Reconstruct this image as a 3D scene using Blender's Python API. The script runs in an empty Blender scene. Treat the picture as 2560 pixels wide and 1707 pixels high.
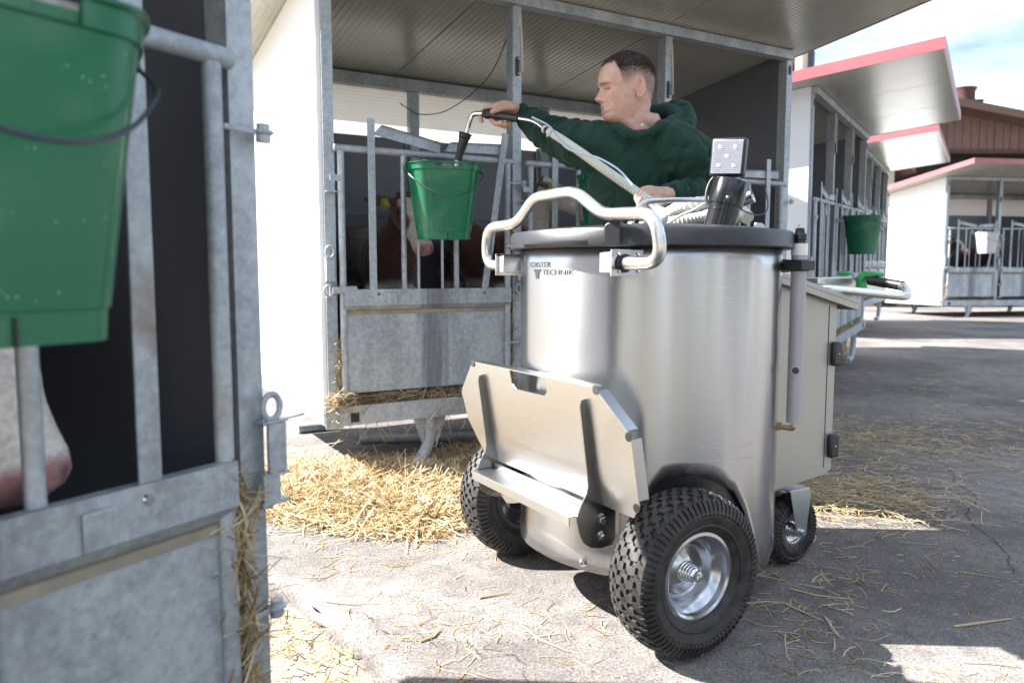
import bpy, bmesh, math, random
import numpy as np
from mathutils import Vector, Matrix, noise
R=math.radians
sc=bpy.context.scene
# ------------------------------------------------------------------ camera
F=1900.; CX=1280.; CY=853.5; CH=0.90; PITCH=math.atan(173.5/1900.)
cam=bpy.data.cameras.new('camera'); camo=bpy.data.objects.new('camera',cam); sc.collection.objects.link(camo)
camo.location=(0,0,CH); camo.rotation_euler=(math.pi/2-PITCH,0,0)
cam.sensor_width=36; cam.lens=36*F/2560.; cam.clip_start=.05; cam.clip_end=600
cam.dof.use_dof=True; cam.dof.focus_distance=2.25; cam.dof.aperture_fstop=3.7; cam.dof.aperture_blades=8
sc.camera=camo
# ------------------------------------------------------------------ world, sun, exposure
SUN_AZ=273.5; SUN_EL=43.
w=bpy.data.worlds.new('World'); sc.world=w; w.use_nodes=True
nt=w.node_tree; bg=nt.nodes['Background']; sky=nt.nodes.new('ShaderNodeTexSky'); sky.sky_type='NISHITA'
sky.sun_disc=False; sky.sun_elevation=R(SUN_EL); sky.sun_rotation=R(SUN_AZ); sky.air_density=1.0; sky.dust_density=2.5; sky.ozone_density=1.0; sky.altitude=300
# thin high cloud mixed into the sky
tc=nt.nodes.new('ShaderNodeTexCoord'); mp=nt.nodes.new('ShaderNodeMapping'); mp.inputs['Scale'].default_value=(1.2,1.2,3.5)
nz=nt.nodes.new('ShaderNodeTexNoise'); nz.inputs['Scale'].default_value=1.6; nz.inputs['Detail'].default_value=7; nz.inputs['Roughness'].default_value=.55
cr=nt.nodes.new('ShaderNodeValToRGB'); cr.color_ramp.elements[0].position=.36; cr.color_ramp.elements[1].position=.64
mx=nt.nodes.new('ShaderNodeMix'); mx.data_type='RGBA'; mx.inputs[7].default_value=(9.4,10.9,12.8,1)
ml=nt.nodes.new('ShaderNodeMath'); ml.operation='MULTIPLY'; ml.inputs[1].default_value=.92
nt.links.new(tc.outputs['Generated'],mp.inputs[0]); nt.links.new(mp.outputs[0],nz.inputs[0]); nt.links.new(nz.outputs[0],cr.inputs[0])
nt.links.new(cr.outputs[0],ml.inputs[0]); nt.links.new(ml.outputs[0],mx.inputs[0]); nt.links.new(sky.outputs[0],mx.inputs[6]); nt.links.new(mx.outputs[2],bg.inputs[0])
bg.inputs[1].default_value=.052
sun=bpy.data.lights.new('sun','SUN'); sun.energy=5.0; sun.angle=R(.53); sun.color=(1,.975,.935)
suno=bpy.data.objects.new('sun',sun); sc.collection.objects.link(suno)
_a=R(SUN_AZ); _e=R(SUN_EL); sd=Vector((math.sin(_a)*math.cos(_e),math.cos(_a)*math.cos(_e),math.sin(_e)))
suno.rotation_euler=sd.to_track_quat('Z','Y').to_euler()
sc.view_settings.view_transform='Standard'; sc.view_settings.look='None'; sc.view_settings.gamma=1; sc.view_settings.use_curve_mapping=False
sc.view_settings.exposure=2.12
sc.render.engine='CYCLES'
sc.render.resolution_x=1024; sc.render.resolution_y=682
# ------------------------------------------------------------------ helpers
def at(u,v,Y):
    "world point seen at photo pixel u,v lying Y metres ahead"
    x=(u-CX)/F; y=-(v-CY)/F
    r=(x, math.cos(PITCH)+y*math.sin(PITCH), -math.sin(PITCH)+y*math.cos(PITCH)); t=Y/r[1]
    return Vector((r[0]*t,Y,CH+r[2]*t))
def link(o): sc.collection.objects.link(o); return o
class MB:
    "collects shapes; build() links them as one mesh object"
    def __init__(s): s.v=[]; s.f=[]; s.m=[]
    def add(s,vs,fs,mi=0):
        b=len(s.v); s.v+= [tuple(p) for p in vs]; s.f+= [tuple(i+b for i in f) for f in fs]; s.m+=[mi]*len(fs); return s
    def box(s,x0,x1,y0,y1,z0,z1,mi=0,M=None):
        vs=[(x,y,z) for x in (x0,x1) for y in (y0,y1) for z in (z0,z1)]
        if M: vs=[M@Vector(p) for p in vs]
        return s.add(vs,[(0,1,3,2),(4,6,7,5),(0,4,5,1),(2,3,7,6),(0,2,6,4),(1,5,7,3)],mi)
    def cbox(s,c,sz,M=None,mi=0):
        T=Matrix.Translation(Vector(c))
        if M is not None: T=T@M.to_4x4()
        return s.box(-sz[0]/2,sz[0]/2,-sz[1]/2,sz[1]/2,-sz[2]/2,sz[2]/2,mi,T)
    def tube(s,pts,r,n=12,mi=0,cap=True,flat=None):
        pts=[Vector(p) for p in pts]; k=len(pts); rs=[r]*k if not hasattr(r,'__len__') else r
        up=None; rings=[]
        for i,p in enumerate(pts):
            t=(pts[min(i+1,k-1)]-pts[max(i-1,0)]).normalized()
            if up is None:
                up=t.orthogonal().normalized()
            up=(up-t*up.dot(t)).normalized(); sd_=t.cross(up)
            rings.append([p+(up*math.cos(2*math.pi*j/n)+sd_*math.sin(2*math.pi*j/n))*rs[i] for j in range(n)])
        vs=[q for g in rings for q in g]; fs=[]
        for i in range(k-1):
            for j in range(n):
                a=i*n+j; b=i*n+(j+1)%n; fs.append((a,b,b+n,a+n))
        if cap: fs.append(tuple(range(n-1,-1,-1))); fs.append(tuple((k-1)*n+j for j in range(n)))
        return s.add(vs,fs,mi)
    def lathe(s,prof,n=32,mi=0,M=None,close=False,a0=0,a1=2*math.pi):
        "profile of (r,z) turned about z"
        full=abs(a1-a0-2*math.pi)<1e-6; m=n if full else n+1
        vs=[]; 
        for (r,z) in prof:
            for j in range(m):
                a=a0+(a1-a0)*j/n; p=Vector((r*math.cos(a),r*math.sin(a),z)); vs.append(M@p if M else p)
        fs=[]; K=len(prof)
        for i in range(K if close else K-1):
            i2=(i+1)%K
            for j in range(n):
                j2=(j+1)%m; fs.append((i*m+j,i*m+j2,i2*m+j2,i2*m+j))
        return s.add(vs,fs,mi)
    def prism(s,poly,d,M=None,mi=0):
        "polygon in x,z extruded along y from 0 to d"
        n=len(poly); vs=[Vector((p[0],0,p[1])) for p in poly]+[Vector((p[0],d,p[1])) for p in poly]
        if M: vs=[M@p for p in vs]
        fs=[tuple(range(n)),tuple(range(2*n-1,n-1,-1))]+[(i,i+n,(i+1)%n+n,(i+1)%n) for i in range(n)]
        return s.add(vs,fs,mi)
    def sphere(s,c,r,n=12,mi=0,M=None):
        rr=r if hasattr(r,'__len__') else (r,r,r); vs=[];fs=[]
        h=n//2+1
        for i in range(h+1):
            t=math.pi*i/h
            for j in range(n):
                a=2*math.pi*j/n; p=Vector((rr[0]*math.sin(t)*math.cos(a),rr[1]*math.sin(t)*math.sin(a),rr[2]*math.cos(t)))
                if M: p=M@p
                vs.append(p+Vector(c))
        for i in range(h):
            for j in range(n): fs.append((i*n+j,(i+1)*n+j,(i+1)*n+(j+1)%n,i*n+(j+1)%n))
        return s.add(vs,fs,mi)
    def build(s,name,mats,parent=None,smooth=True,sharp=.6,bevel=0,weld=False,loc=None):
        me=bpy.data.meshes.new(name); me.from_pydata(s.v,[],s.f)
        if not isinstance(mats,(list,tuple)): mats=[mats]
        for m in mats: me.materials.append(m)
        if len(mats)>1: me.polygons.foreach_set('material_index',s.m)
        bm=bmesh.new(); bm.from_mesh(me)
        if weld: bmesh.ops.remove_doubles(bm,verts=bm.verts,dist=1e-5)
        bmesh.ops.recalc_face_normals(bm,faces=bm.faces)
        for f in bm.faces: f.smooth=smooth
        if smooth:
            for e in bm.edges:
                if len(e.link_faces)==2 and e.calc_face_angle(0)>sharp: e.smooth=False
        bm.to_mesh(me); bm.free()
        o=link(bpy.data.objects.new(name,me)); o.parent=parent
        if loc: o.location=loc
        if bevel:
            b=o.modifiers.new('bevel','BEVEL'); b.width=bevel; b.segments=2; b.limit_method='ANGLE'; b.angle_limit=R(40)
        return o
def tag(o,label=None,cat=None,group=None,kind=None):
    if label: o['label']=label
    if cat: o['category']=cat
    if group: o['group']=group
    if kind: o['kind']=kind
    return o
def thing(name,label,cat,loc=(0,0,0),rot=(0,0,0),group=None):
    o=bpy.data.objects.new(name,None); link(o); o.location=loc; o.rotation_euler=rot; o.empty_display_size=.1
    return tag(o,label,cat,group)
def copy_tree(o,parent=None):
    c=o.copy(); link(c); c.parent=parent
    for ch in list(o.children): copy_tree(ch,c)
    return c
def arc(c,r,a0,a1,n,ax,ay):
    c=Vector(c); ax=Vector(ax); ay=Vector(ay)
    return [c+ax*(r*math.cos(a0+(a1-a0)*i/n))+ay*(r*math.sin(a0+(a1-a0)*i/n)) for i in range(n+1)]
def smooth_path(pts,seg=6):
    "Catmull-Rom through points"
    P=[Vector(p) for p in pts]; P=[2*P[0]-P[1]]+P+[2*P[-1]-P[-2]]; out=[]
    for i in range(1,len(P)-2):
        a,b,c,d=P[i-1:i+3]
        for k in range(seg):
            t=k/seg; out.append(.5*((2*b)+(c-a)*t+(2*a-5*b+4*c-d)*t*t+(3*b-a-3*c+d)*t**3))
    out.append(P[-2]); return out
def round_path(pts,rad,seg=5):
    "polyline with filleted corners"
    P=[Vector(p) for p in pts]; out=[P[0]]
    for i in range(1,len(P)-1):
        a,b,c=P[i-1:i+2]; r=rad[i-1] if hasattr(rad,'__len__') else rad
        d0=(a-b).normalized(); d1=(c-b).normalized(); r=min(r,(a-b).length*.49,(c-b).length*.49)
        p0=b+d0*r; p1=b+d1*r
        for k in range(seg+1):
            t=k/seg; out.append(p0*(1-t)**2+b*2*t*(1-t)+p1*t*t)
    out.append(P[-1]); return out
# ------------------------------------------------------------------ materials
def newmat(name):
    m=bpy.data.materials.new(name); m.use_nodes=True; return m,m.node_tree,m.node_tree.nodes['Principled BSDF']
def N(nt,t,**k):
    n=nt.nodes.new(t)
    for a,b in k.items():
        if a.startswith('i_'): n.inputs[int(a[2:]) if a[2:].isdigit() else a[2:].replace('_',' ')].default_value=b
        else: setattr(n,a,b)
    return n
def mat(name,col,rough=.5,metal=0,col2=None,scale=20,detail=5,bump=0,bscale=None,lo=.35,hi=.65,coat=0,stretch=None,rvar=0,spec=None,trans=0,emit=None,world=False):
    m,nt,b=newmat(name); L=nt.links.new
    b.inputs['Base Color'].default_value=(*col,1); b.inputs['Roughness'].default_value=rough; b.inputs['Metallic'].default_value=metal
    if spec is not None: b.inputs['Specular IOR Level'].default_value=spec
    b.inputs['Coat Weight'].default_value=coat
    if trans: b.inputs['Transmission Weight'].default_value=trans
    if emit: b.inputs['Emission Color'].default_value=(*emit[0],1); b.inputs['Emission Strength'].default_value=emit[1]
    if col2 is not None or bump or rvar:
        tc=N(nt,'ShaderNodeTexCoord'); mp=N(nt,'ShaderNodeMapping')
        if stretch: mp.inputs['Scale'].default_value=stretch
        L(tc.outputs['Object'],mp.inputs[0])
        nz=N(nt,'ShaderNodeTexNoise'); nz.inputs['Scale'].default_value=scale; nz.inputs['Detail'].default_value=detail; nz.inputs['Roughness'].default_value=.6
        L(mp.outputs[0],nz.inputs[0])
        mr=N(nt,'ShaderNodeMapRange'); mr.inputs[1].default_value=lo; mr.inputs[2].default_value=hi; L(nz.outputs[0],mr.inputs[0])
        if col2 is not None:
            mx=N(nt,'ShaderNodeMix',data_type='RGBA'); mx.inputs[6].default_value=(*col,1); mx.inputs[7].default_value=(*col2,1)
            L(mr.outputs[0],mx.inputs[0]); L(mx.outputs[2],b.inputs['Base Color'])
        if rvar:
            m2=N(nt,'ShaderNodeMapRange'); m2.inputs[3].default_value=rough-rvar; m2.inputs[4].default_value=rough+rvar; m2.inputs[1].default_value=.3; m2.inputs[2].default_value=.7
            L(nz.outputs[0],m2.inputs[0]); L(m2.outputs[0],b.inputs['Roughness'])
        if bump:
            n2=N(nt,'ShaderNodeTexNoise'); n2.inputs['Scale'].default_value=bscale or scale; n2.inputs['Detail'].default_value=4; L(mp.outputs[0],n2.inputs[0])
            bp=N(nt,'ShaderNodeBump'); bp.inputs['Strength'].default_value=min(1,bump*10); bp.inputs['Distance'].default_value=.01*min(1,bump*10) if False else .004
            bp.inputs['Strength'].default_value=bump; L(n2.outputs[0],bp.inputs['Height']); L(bp.outputs[0],b.inputs['Normal'])
    return m
def galv(name,rust=0.0,drip=False,lightness=1.12):
    "hot-dip galvanised steel: mottled spangle, chalky patches, faint streaks"
    m,nt,b=newmat(name); L=nt.links.new
    tc=N(nt,'ShaderNodeTexCoord')
    n1=N(nt,'ShaderNodeTexNoise'); n1.inputs['Scale'].default_value=45; n1.inputs['Detail'].default_value=6; n1.inputs['Roughness'].default_value=.7; L(tc.outputs['Object'],n1.inputs[0])
    mp=N(nt,'ShaderNodeMapping'); mp.inputs['Scale'].default_value=(1,1,.25); L(tc.outputs['Object'],mp.inputs[0])
    n2=N(nt,'ShaderNodeTexNoise'); n2.inputs['Scale'].default_value=9; n2.inputs['Detail'].default_value=5; L(mp.outputs[0],n2.inputs[0])
    ad=N(nt,'ShaderNodeMath',operation='ADD'); L(n1.outputs[0],ad.inputs[0]); L(n2.outputs[0],ad.inputs[1])
    cr=N(nt,'ShaderNodeValToRGB'); e=cr.color_ramp.elements; l=lightness
    e[0].position=.78; e[0].color=(.235*l,.262*l,.29*l,1); e[1].position=1.22; e[1].color=(.40*l,.43*l,.455*l,1)
    vo=N(nt,'ShaderNodeTexVoronoi'); vo.inputs['Scale'].default_value=95; L(tc.outputs['Object'],vo.inputs[0]); sv=N(nt,'ShaderNodeSeparateColor'); L(vo.outputs['Color'],sv.inputs[0])
    va=N(nt,'ShaderNodeMath',operation='MULTIPLY_ADD'); va.inputs[1].default_value=.16; L(sv.outputs[0],va.inputs[0]); L(ad.outputs[0],va.inputs[2]); ad=N(nt,'ShaderNodeMath',operation='SUBTRACT'); ad.inputs[1].default_value=.08; L(va.outputs[0],ad.inputs[0])
    L(ad.outputs[0],cr.inputs[0]); col=cr.outputs[0]
    cr.color_ramp.interpolation='LINEAR'
    hs=N(nt,'ShaderNodeMath',operation='MULTIPLY'); hs.inputs[1].default_value=.5; L(ad.outputs[0],hs.inputs[0]); L(hs.outputs[0],cr.inputs[0])
    e[0].position=.39; e[1].position=.61
    if rust:
        n3=N(nt,'ShaderNodeTexNoise'); n3.inputs['Scale'].default_value=6; n3.inputs['Detail'].default_value=8; L(tc.outputs['Object'],n3.inputs[0])
        r=N(nt,'ShaderNodeMapRange'); r.inputs[1].default_value=.66-rust*.1; r.inputs[2].default_value=.78; L(n3.outputs[0],r.inputs[0])
        mx=N(nt,'ShaderNodeMix',data_type='RGBA'); mx.inputs[7].default_value=(.16,.10,.055,1); L(r.outputs[0],mx.inputs[0]); L(col,mx.inputs[6]); col=mx.outputs[2]
    if drip:
        # milk and dirt run-off stain down the middle of the panel (its own shape, in object space)
        sp=N(nt,'ShaderNodeSeparateXYZ'); L(tc.outputs['Object'],sp.inputs[0])
        s1=N(nt,'ShaderNodeMath',operation='SUBTRACT'); s1.inputs[1].default_value=.47; L(sp.outputs[0],s1.inputs[0])
        mpd=N(nt,'ShaderNodeMapping'); mpd.inputs['Scale'].default_value=(22,22,1.4); L(tc.outputs['Object'],mpd.inputs[0])
        nd=N(nt,'ShaderNodeTexNoise'); nd.inputs['Scale'].default_value=2.2; nd.inputs['Detail'].default_value=4; L(mpd.outputs[0],nd.inputs[0])
        mm=N(nt,'ShaderNodeMath',operation='MULTIPLY_ADD'); L(nd.outputs[0],mm.inputs[0]); mm.inputs[1].default_value=.16; mm.inputs[2].default_value=-.08
        a2=N(nt,'ShaderNodeMath',operation='ADD'); L(s1.outputs[0],a2.inputs[0]); L(mm.outputs[0],a2.inputs[1])
        ab=N(nt,'ShaderNodeMath',operation='ABSOLUTE'); L(a2.outputs[0],ab.inputs[0])
        mr=N(nt,'ShaderNodeMapRange',interpolation_type='SMOOTHSTEP'); mr.inputs[1].default_value=.10; mr.inputs[2].default_value=.01; L(ab.outputs[0],mr.inputs[0])
        mu=N(nt,'ShaderNodeMath',operation='MULTIPLY'); mu.inputs[1].default_value=.62; L(mr.outputs[0],mu.inputs[0])
        mx=N(nt,'ShaderNodeMix',data_type='RGBA'); mx.inputs[7].default_value=(.055,.055,.075,1); L(mu.outputs[0],mx.inputs[0]); L(col,mx.inputs[6]); col=mx.outputs[2]
    L(col,b.inputs['Base Color']); b.inputs['Metallic'].default_value=.35
    mr=N(nt,'ShaderNodeMapRange'); mr.inputs[3].default_value=.38; mr.inputs[4].default_value=.62; L(n1.outputs[0],mr.inputs[0]); L(mr.outputs[0],b.inputs['Roughness'])
    bp=N(nt,'ShaderNodeBump'); bp.inputs['Strength'].default_value=.12; bp.inputs['Distance'].default_value=.003; L(n1.outputs[0],bp.inputs['Height']); L(bp.outputs[0],b.inputs['Normal'])
    return m
def brushed(name,col,rough,aniso,axis='Z',streak=(1,1,160),rvar=.06):
    m,nt,b=newmat(name); L=nt.links.new
    b.inputs['Metallic'].default_value=1; b.inputs['Anisotropic'].default_value=aniso
    tc=N(nt,'ShaderNodeTexCoord'); mp=N(nt,'ShaderNodeMapping'); mp.inputs['Scale'].default_value=streak; L(tc.outputs['Object'],mp.inputs[0])
    n1=N(nt,'ShaderNodeTexNoise'); n1.inputs['Scale'].default_value=3; n1.inputs['Detail'].default_value=6; n1.inputs['Roughness'].default_value=.65; L(mp.outputs[0],n1.inputs[0])
    n2=N(nt,'ShaderNodeTexNoise'); n2.inputs['Scale'].default_value=5; n2.inputs['Detail'].default_value=4; L(tc.outputs['Object'],n2.inputs[0])
    mr=N(nt,'ShaderNodeMapRange'); mr.inputs[1].default_value=.3; mr.inputs[2].default_value=.7; mr.inputs[3].default_value=rough-rvar; mr.inputs[4].default_value=rough+rvar; L(n1.outputs[0],mr.inputs[0])
    m3=N(nt,'ShaderNodeMath',operation='MULTIPLY_ADD'); L(n2.outputs[0],m3.inputs[0]); m3.inputs[1].default_value=.05; L(mr.outputs[0],m3.inputs[2]); 
    m4=N(nt,'ShaderNodeMath',operation='SUBTRACT'); L(m3.outputs[0],m4.inputs[0]); m4.inputs[1].default_value=.025; L(m4.outputs[0],b.inputs['Roughness'])
    mx=N(nt,'ShaderNodeMix',data_type='RGBA'); mx.inputs[6].default_value=(col[0]*.93,col[1]*.93,col[2]*.93,1); mx.inputs[7].default_value=(*col,1); L(n1.outputs[0],mx.inputs[0]); L(mx.outputs[2],b.inputs['Base Color'])
    b.inputs['Anisotropic Rotation'].default_value=.25
    tg=N(nt,'ShaderNodeTangent',direction_type='RADIAL',axis=axis); L(tg.outputs[0],b.inputs['Tangent'])
    bp=N(nt,'ShaderNodeBump'); bp.inputs['Strength'].default_value=.004; bp.inputs['Distance'].default_value=.0001; L(n1.outputs[0],bp.inputs['Height']); L(bp.outputs[0],b.inputs['Normal'])
    return m
G=galv('galvanised'); GR=galv('galvanised_rusty',.6); GD=galv('galvanised_stained',0,True)
STEEL=brushed('brushed_stainless',(.50,.505,.515),.26,.8,streak=(1,1,600),rvar=.018)
STEEL2=brushed('brushed_stainless_sheet',(.57,.575,.575),.29,.4,streak=(2,2,260),rvar=.02)
POLISH=mat('polished_steel',(.72,.72,.73),.12,1,rvar=.05,scale=14)
TUBE=mat('satin_stainless_tube',(.70,.69,.68),.30,1,rvar=.06,scale=30)
ZINC=mat('zinc_plated',(.55,.66,.72),.28,1,col2=(.62,.68,.66),scale=9)
BRASS=mat('brass',(.55,.43,.25),.35,1)
BEIGE=mat('beige_powder_coat',(.36,.36,.33),.36,0.5,col2=(.39,.385,.35),scale=3,bump=.05,bscale=500)
WHITE=mat('white_panel',(.80,.80,.80),.45,0,col2=(.74,.75,.76),scale=2.2,detail=6,lo=.45,hi=.8)
SOFFIT=mat('cream_sandwich_panel',(.43,.415,.36),.25,0.2,col2=(.36,.345,.295),scale=2.5,detail=7,lo=.4,hi=.75)
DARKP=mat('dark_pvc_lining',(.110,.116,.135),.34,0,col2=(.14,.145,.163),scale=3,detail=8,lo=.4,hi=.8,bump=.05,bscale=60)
RED=mat('red_fascia',(.31,.10,.11),.35,0.1,col2=(.34,.12,.13),scale=5)
BLACKP=mat('black_plastic',(.014,.014,.016),.38,0,bump=.06,bscale=300)
BLACKG=mat('black_glossy_plastic',(.010,.010,.012),.16,0,rvar=.05,scale=12)
LIDM=mat('black_lid_plastic',(.017,.018,.021),.33,0,col2=(.026,.027,.031),scale=90,bump=.25,bscale=420)
RUB=mat('tyre_rubber',(.013,.013,.014),.60,0,col2=(.045,.041,.036),scale=30,detail=8,bump=.15,bscale=90)
GREY=mat('grey_anodised',(.36,.35,.36),.48,.35,col2=(.40,.39,.40),scale=6)
WHITEP=mat('white_plastic',(.72,.72,.70),.35)
GREEN=mat('green_bucket_plastic',(.003,.115,.052),.28,0,col2=(.004,.140,.062),scale=4,lo=.3,hi=.7,bump=.05,bscale=120)
def milk_specks(m,scale=150,thr=.90,col=(.42,.46,.42)):
    nt=m.node_tree; L=nt.links.new; b=nt.nodes['Principled BSDF']; src=b.inputs['Base Color'].links[0].from_socket
    tc=N(nt,'ShaderNodeTexCoord'); vo=N(nt,'ShaderNodeTexVoronoi'); vo.inputs['Scale'].default_value=scale; L(tc.outputs['Object'],vo.inputs[0]); sv=N(nt,'ShaderNodeSeparateColor'); L(vo.outputs['Color'],sv.inputs[0])
    a=N(nt,'ShaderNodeMath',operation='GREATER_THAN'); a.inputs[1].default_value=thr; L(sv.outputs[0],a.inputs[0])
    c=N(nt,'ShaderNodeMapRange'); c.inputs[1].default_value=.16; c.inputs[2].default_value=.10; L(vo.outputs['Distance'],c.inputs[0])
    mu=N(nt,'ShaderNodeMath',operation='MULTIPLY'); L(a.outputs[0],mu.inputs[0]); L(c.outputs[0],mu.inputs[1])
    n3=N(nt,'ShaderNodeTexNoise'); n3.inputs['Scale'].default_value=9; n3.inputs['Detail'].default_value=8; L(tc.outputs['Object'],n3.inputs[0]); r3=N(nt,'ShaderNodeMapRange'); r3.inputs[1].default_value=.5; r3.inputs[2].default_value=.8; r3.inputs[4].default_value=.16; L(n3.outputs[0],r3.inputs[0])
    mxx=N(nt,'ShaderNodeMath',operation='MAXIMUM'); L(mu.outputs[0],mxx.inputs[0]); L(r3.outputs[0],mxx.inputs[1])
    mx=N(nt,'ShaderNodeMix',data_type='RGBA'); mx.inputs[7].default_value=(*col,1); L(mxx.outputs[0],mx.inputs[0]); L(src,mx.inputs[6]); L(mx.outputs[2],b.inputs['Base Color'])
milk_specks(GREEN)
GREENF=mat('green_bucket_far',(.006,.150,.066),.4)
GREENL=mat('bright_green_plastic',(.02,.33,.09),.35)
WHITEB=mat('white_bucket_plastic',(.46,.47,.48),.4,col2=(.40,.41,.42),scale=5)
HOSE=mat('ivory_corrugated_hose',(.56,.56,.49),.38)
HOSEB=mat('pale_blue_tube',(.42,.50,.60),.3)
MILK=mat('milk',(.82,.82,.80),.25)
DARKST=mat('dark_steel_edge',(.10,.10,.105),.4,.8)
WIRE=mat('dark_wire',(.06,.065,.08),.4,.6)
INK=mat('dark_ink',(.03,.032,.04),.5)
BLUEI=mat('blue_print',(.03,.08,.55),.5)
ORANGE=mat('orange_seal',(.45,.09,.03),.6)
CORD=mat('ivory_cord',(.52,.50,.42),.7)
def polycarb():
    m,nt,b=newmat('polycarbonate_sheet'); L=nt.links.new
    out=nt.nodes['Material Output']; tr=N(nt,'ShaderNodeBsdfTranslucent'); tr.inputs[0].default_value=(.6,.6,.6,1)
    b.inputs['Base Color'].default_value=(.6,.57,.5,1); b.inputs['Roughness'].default_value=.2
    tc=N(nt,'ShaderNodeTexCoord'); sp=N(nt,'ShaderNodeSeparateXYZ'); L(tc.outputs['Object'],sp.inputs[0])
    nz=N(nt,'ShaderNodeTexNoise'); nz.inputs['Scale'].default_value=7; nz.inputs['Detail'].default_value=7; L(tc.outputs['Object'],nz.inputs[0])
    cr=N(nt,'ShaderNodeMix',data_type='RGBA'); cr.inputs[6].default_value=(.47,.43,.365,1); cr.inputs[7].default_value=(.53,.52,.50,1); L(nz.outputs[0],cr.inputs[0]); L(cr.outputs[2],tr.inputs[0])
    mx=N(nt,'ShaderNodeMixShader'); mx.inputs[0].default_value=.72; L(b.outputs[0],mx.inputs[1]); L(tr.outputs[0],mx.inputs[2]); L(mx.outputs[0],out.inputs[0])
    return m
POLY=polycarb()
def straw_mat():
    m,nt,b=newmat('straw'); L=nt.links.new
    g=N(nt,'ShaderNodeNewGeometry'); cr=N(nt,'ShaderNodeValToRGB'); e=cr.color_ramp.elements
    e[0].position=0; e[0].color=(.20,.12,.05,1); e[1].position=1; e[1].color=(.72,.64,.46,1)
    x=e.new(.3); x.color=(.40,.27,.12,1); x=e.new(.65); x.color=(.56,.44,.25,1)
    L(g.outputs['Random Per Island'],cr.inputs[0]); L(cr.outputs[0],b.inputs['Base Color']); b.inputs['Roughness'].default_value=.45; b.inputs['Specular IOR Level'].default_value=.35
    tr=N(nt,'ShaderNodeBsdfTranslucent'); L(cr.outputs[0],tr.inputs[0]); mx=N(nt,'ShaderNodeMixShader'); mx.inputs[0].default_value=.2
    L(b.outputs[0],mx.inputs[1]); L(tr.outputs[0],mx.inputs[2]); L(mx.outputs[0],nt.nodes['Material Output'].inputs[0])
    return m
STRAW=straw_mat()
def concrete(name,c1,c2,c3):
    m,nt,b=newmat(name); L=nt.links.new
    tc=N(nt,'ShaderNodeTexCoord')
    def nn(s,d,r=.6):
        n=N(nt,'ShaderNodeTexNoise'); n.inputs['Scale'].default_value=s; n.inputs['Detail'].default_value=d; n.inputs['Roughness'].default_value=r; L(tc.outputs['Object'],n.inputs[0]); return n
    big=nn(1.1,6,.6); mid=nn(14,6,.7); fine=nn(140,5,.75); spots=nn(55,3,.5)
    r1=N(nt,'ShaderNodeMapRange'); r1.inputs[1].default_value=.40; r1.inputs[2].default_value=.58; L(big.outputs[0],r1.inputs[0])
    m1=N(nt,'ShaderNodeMix',data_type='RGBA'); m1.inputs[6].default_value=(*c1,1); m1.inputs[7].default_value=(*c2,1); L(r1.outputs[0],m1.inputs[0])
    r2=N(nt,'ShaderNodeMapRange'); r2.inputs[1].default_value=.45; r2.inputs[2].default_value=.75; r2.inputs[4].default_value=.75; L(mid.outputs[0],r2.inputs[0])
    m2=N(nt,'ShaderNodeMix',data_type='RGBA'); m2.inputs[7].default_value=(*c3,1); L(r2.outputs[0],m2.inputs[0]); L(m1.outputs[2],m2.inputs[6])
    r3=N(nt,'ShaderNodeMapRange'); r3.inputs[1].default_value=.35; r3.inputs[2].default_value=.65; r3.inputs[3].default_value=.40; r3.inputs[4].default_value=1.6; L(fine.outputs[0],r3.inputs[0])
    m3=N(nt,'ShaderNodeMix',data_type='RGBA',blend_type='MULTIPLY'); m3.inputs[0].default_value=1; L(m2.outputs[2],m3.inputs[6]); L(r3.outputs[0],m3.inputs[7])
    r4=N(nt,'ShaderNodeMapRange'); r4.inputs[1].default_value=.70; r4.inputs[2].default_value=.76; L(spots.outputs[0],r4.inputs[0])
    m4=N(nt,'ShaderNodeMix',data_type='RGBA'); m4.inputs[7].default_value=(.10,.08,.06,1); L(r4.outputs[0],m4.inputs[0]); L(m3.outputs[2],m4.inputs[6])
    L(m4.outputs[2],b.inputs['Base Color']); b.inputs['Roughness'].default_value=.85; b.inputs['Specular IOR Level'].default_value=.25
    ad=N(nt,'ShaderNodeMath',operation='ADD'); L(fine.outputs[0],ad.inputs[0]); L(mid.outputs[0],ad.inputs[1])
    bp=N(nt,'ShaderNodeBump'); bp.inputs['Strength'].default_value=.5; bp.inputs['Distance'].default_value=.004; L(ad.outputs[0],bp.inputs['Height']); L(bp.outputs[0],b.inputs['Normal'])
    return m
CONC=concrete('yard_concrete',(.220,.200,.186),(.132,.118,.112),(.073,.064,.061))
SOIL=concrete('trodden_gravel',(.30,.26,.20),(.22,.185,.14),(.12,.10,.075))
FIELD=mat('meadow',(.075,.12,.03),.9,0,col2=(.12,.13,.05),scale=.6,detail=8,bump=.5,bscale=30)
# ================================================================== GROUND
def smoothstep(a,b,x):
    t=max(0,min(1,(x-a)/(b-a))); return t*t*(3-2*t)
def rise(x,y):
    s=(x-2.04)*.527+(y-5.32)*.85
    return .029*max(0,min(s,4.6))+.004*max(0,s-4.6)*(s<30)+.1*(s>=30)
EA=Vector((-.30,1.70,0)); ED=Vector((-.655,.755,0)).normalized()          # broken slab edge, running away to the left
EN=Vector((ED.y,-ED.x,0))                                                  # points onto the slab
EN=-EN if EN.x<0 else EN
def edist(x,y): return (Vector((x,y,0))-EA).dot(EN)
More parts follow.
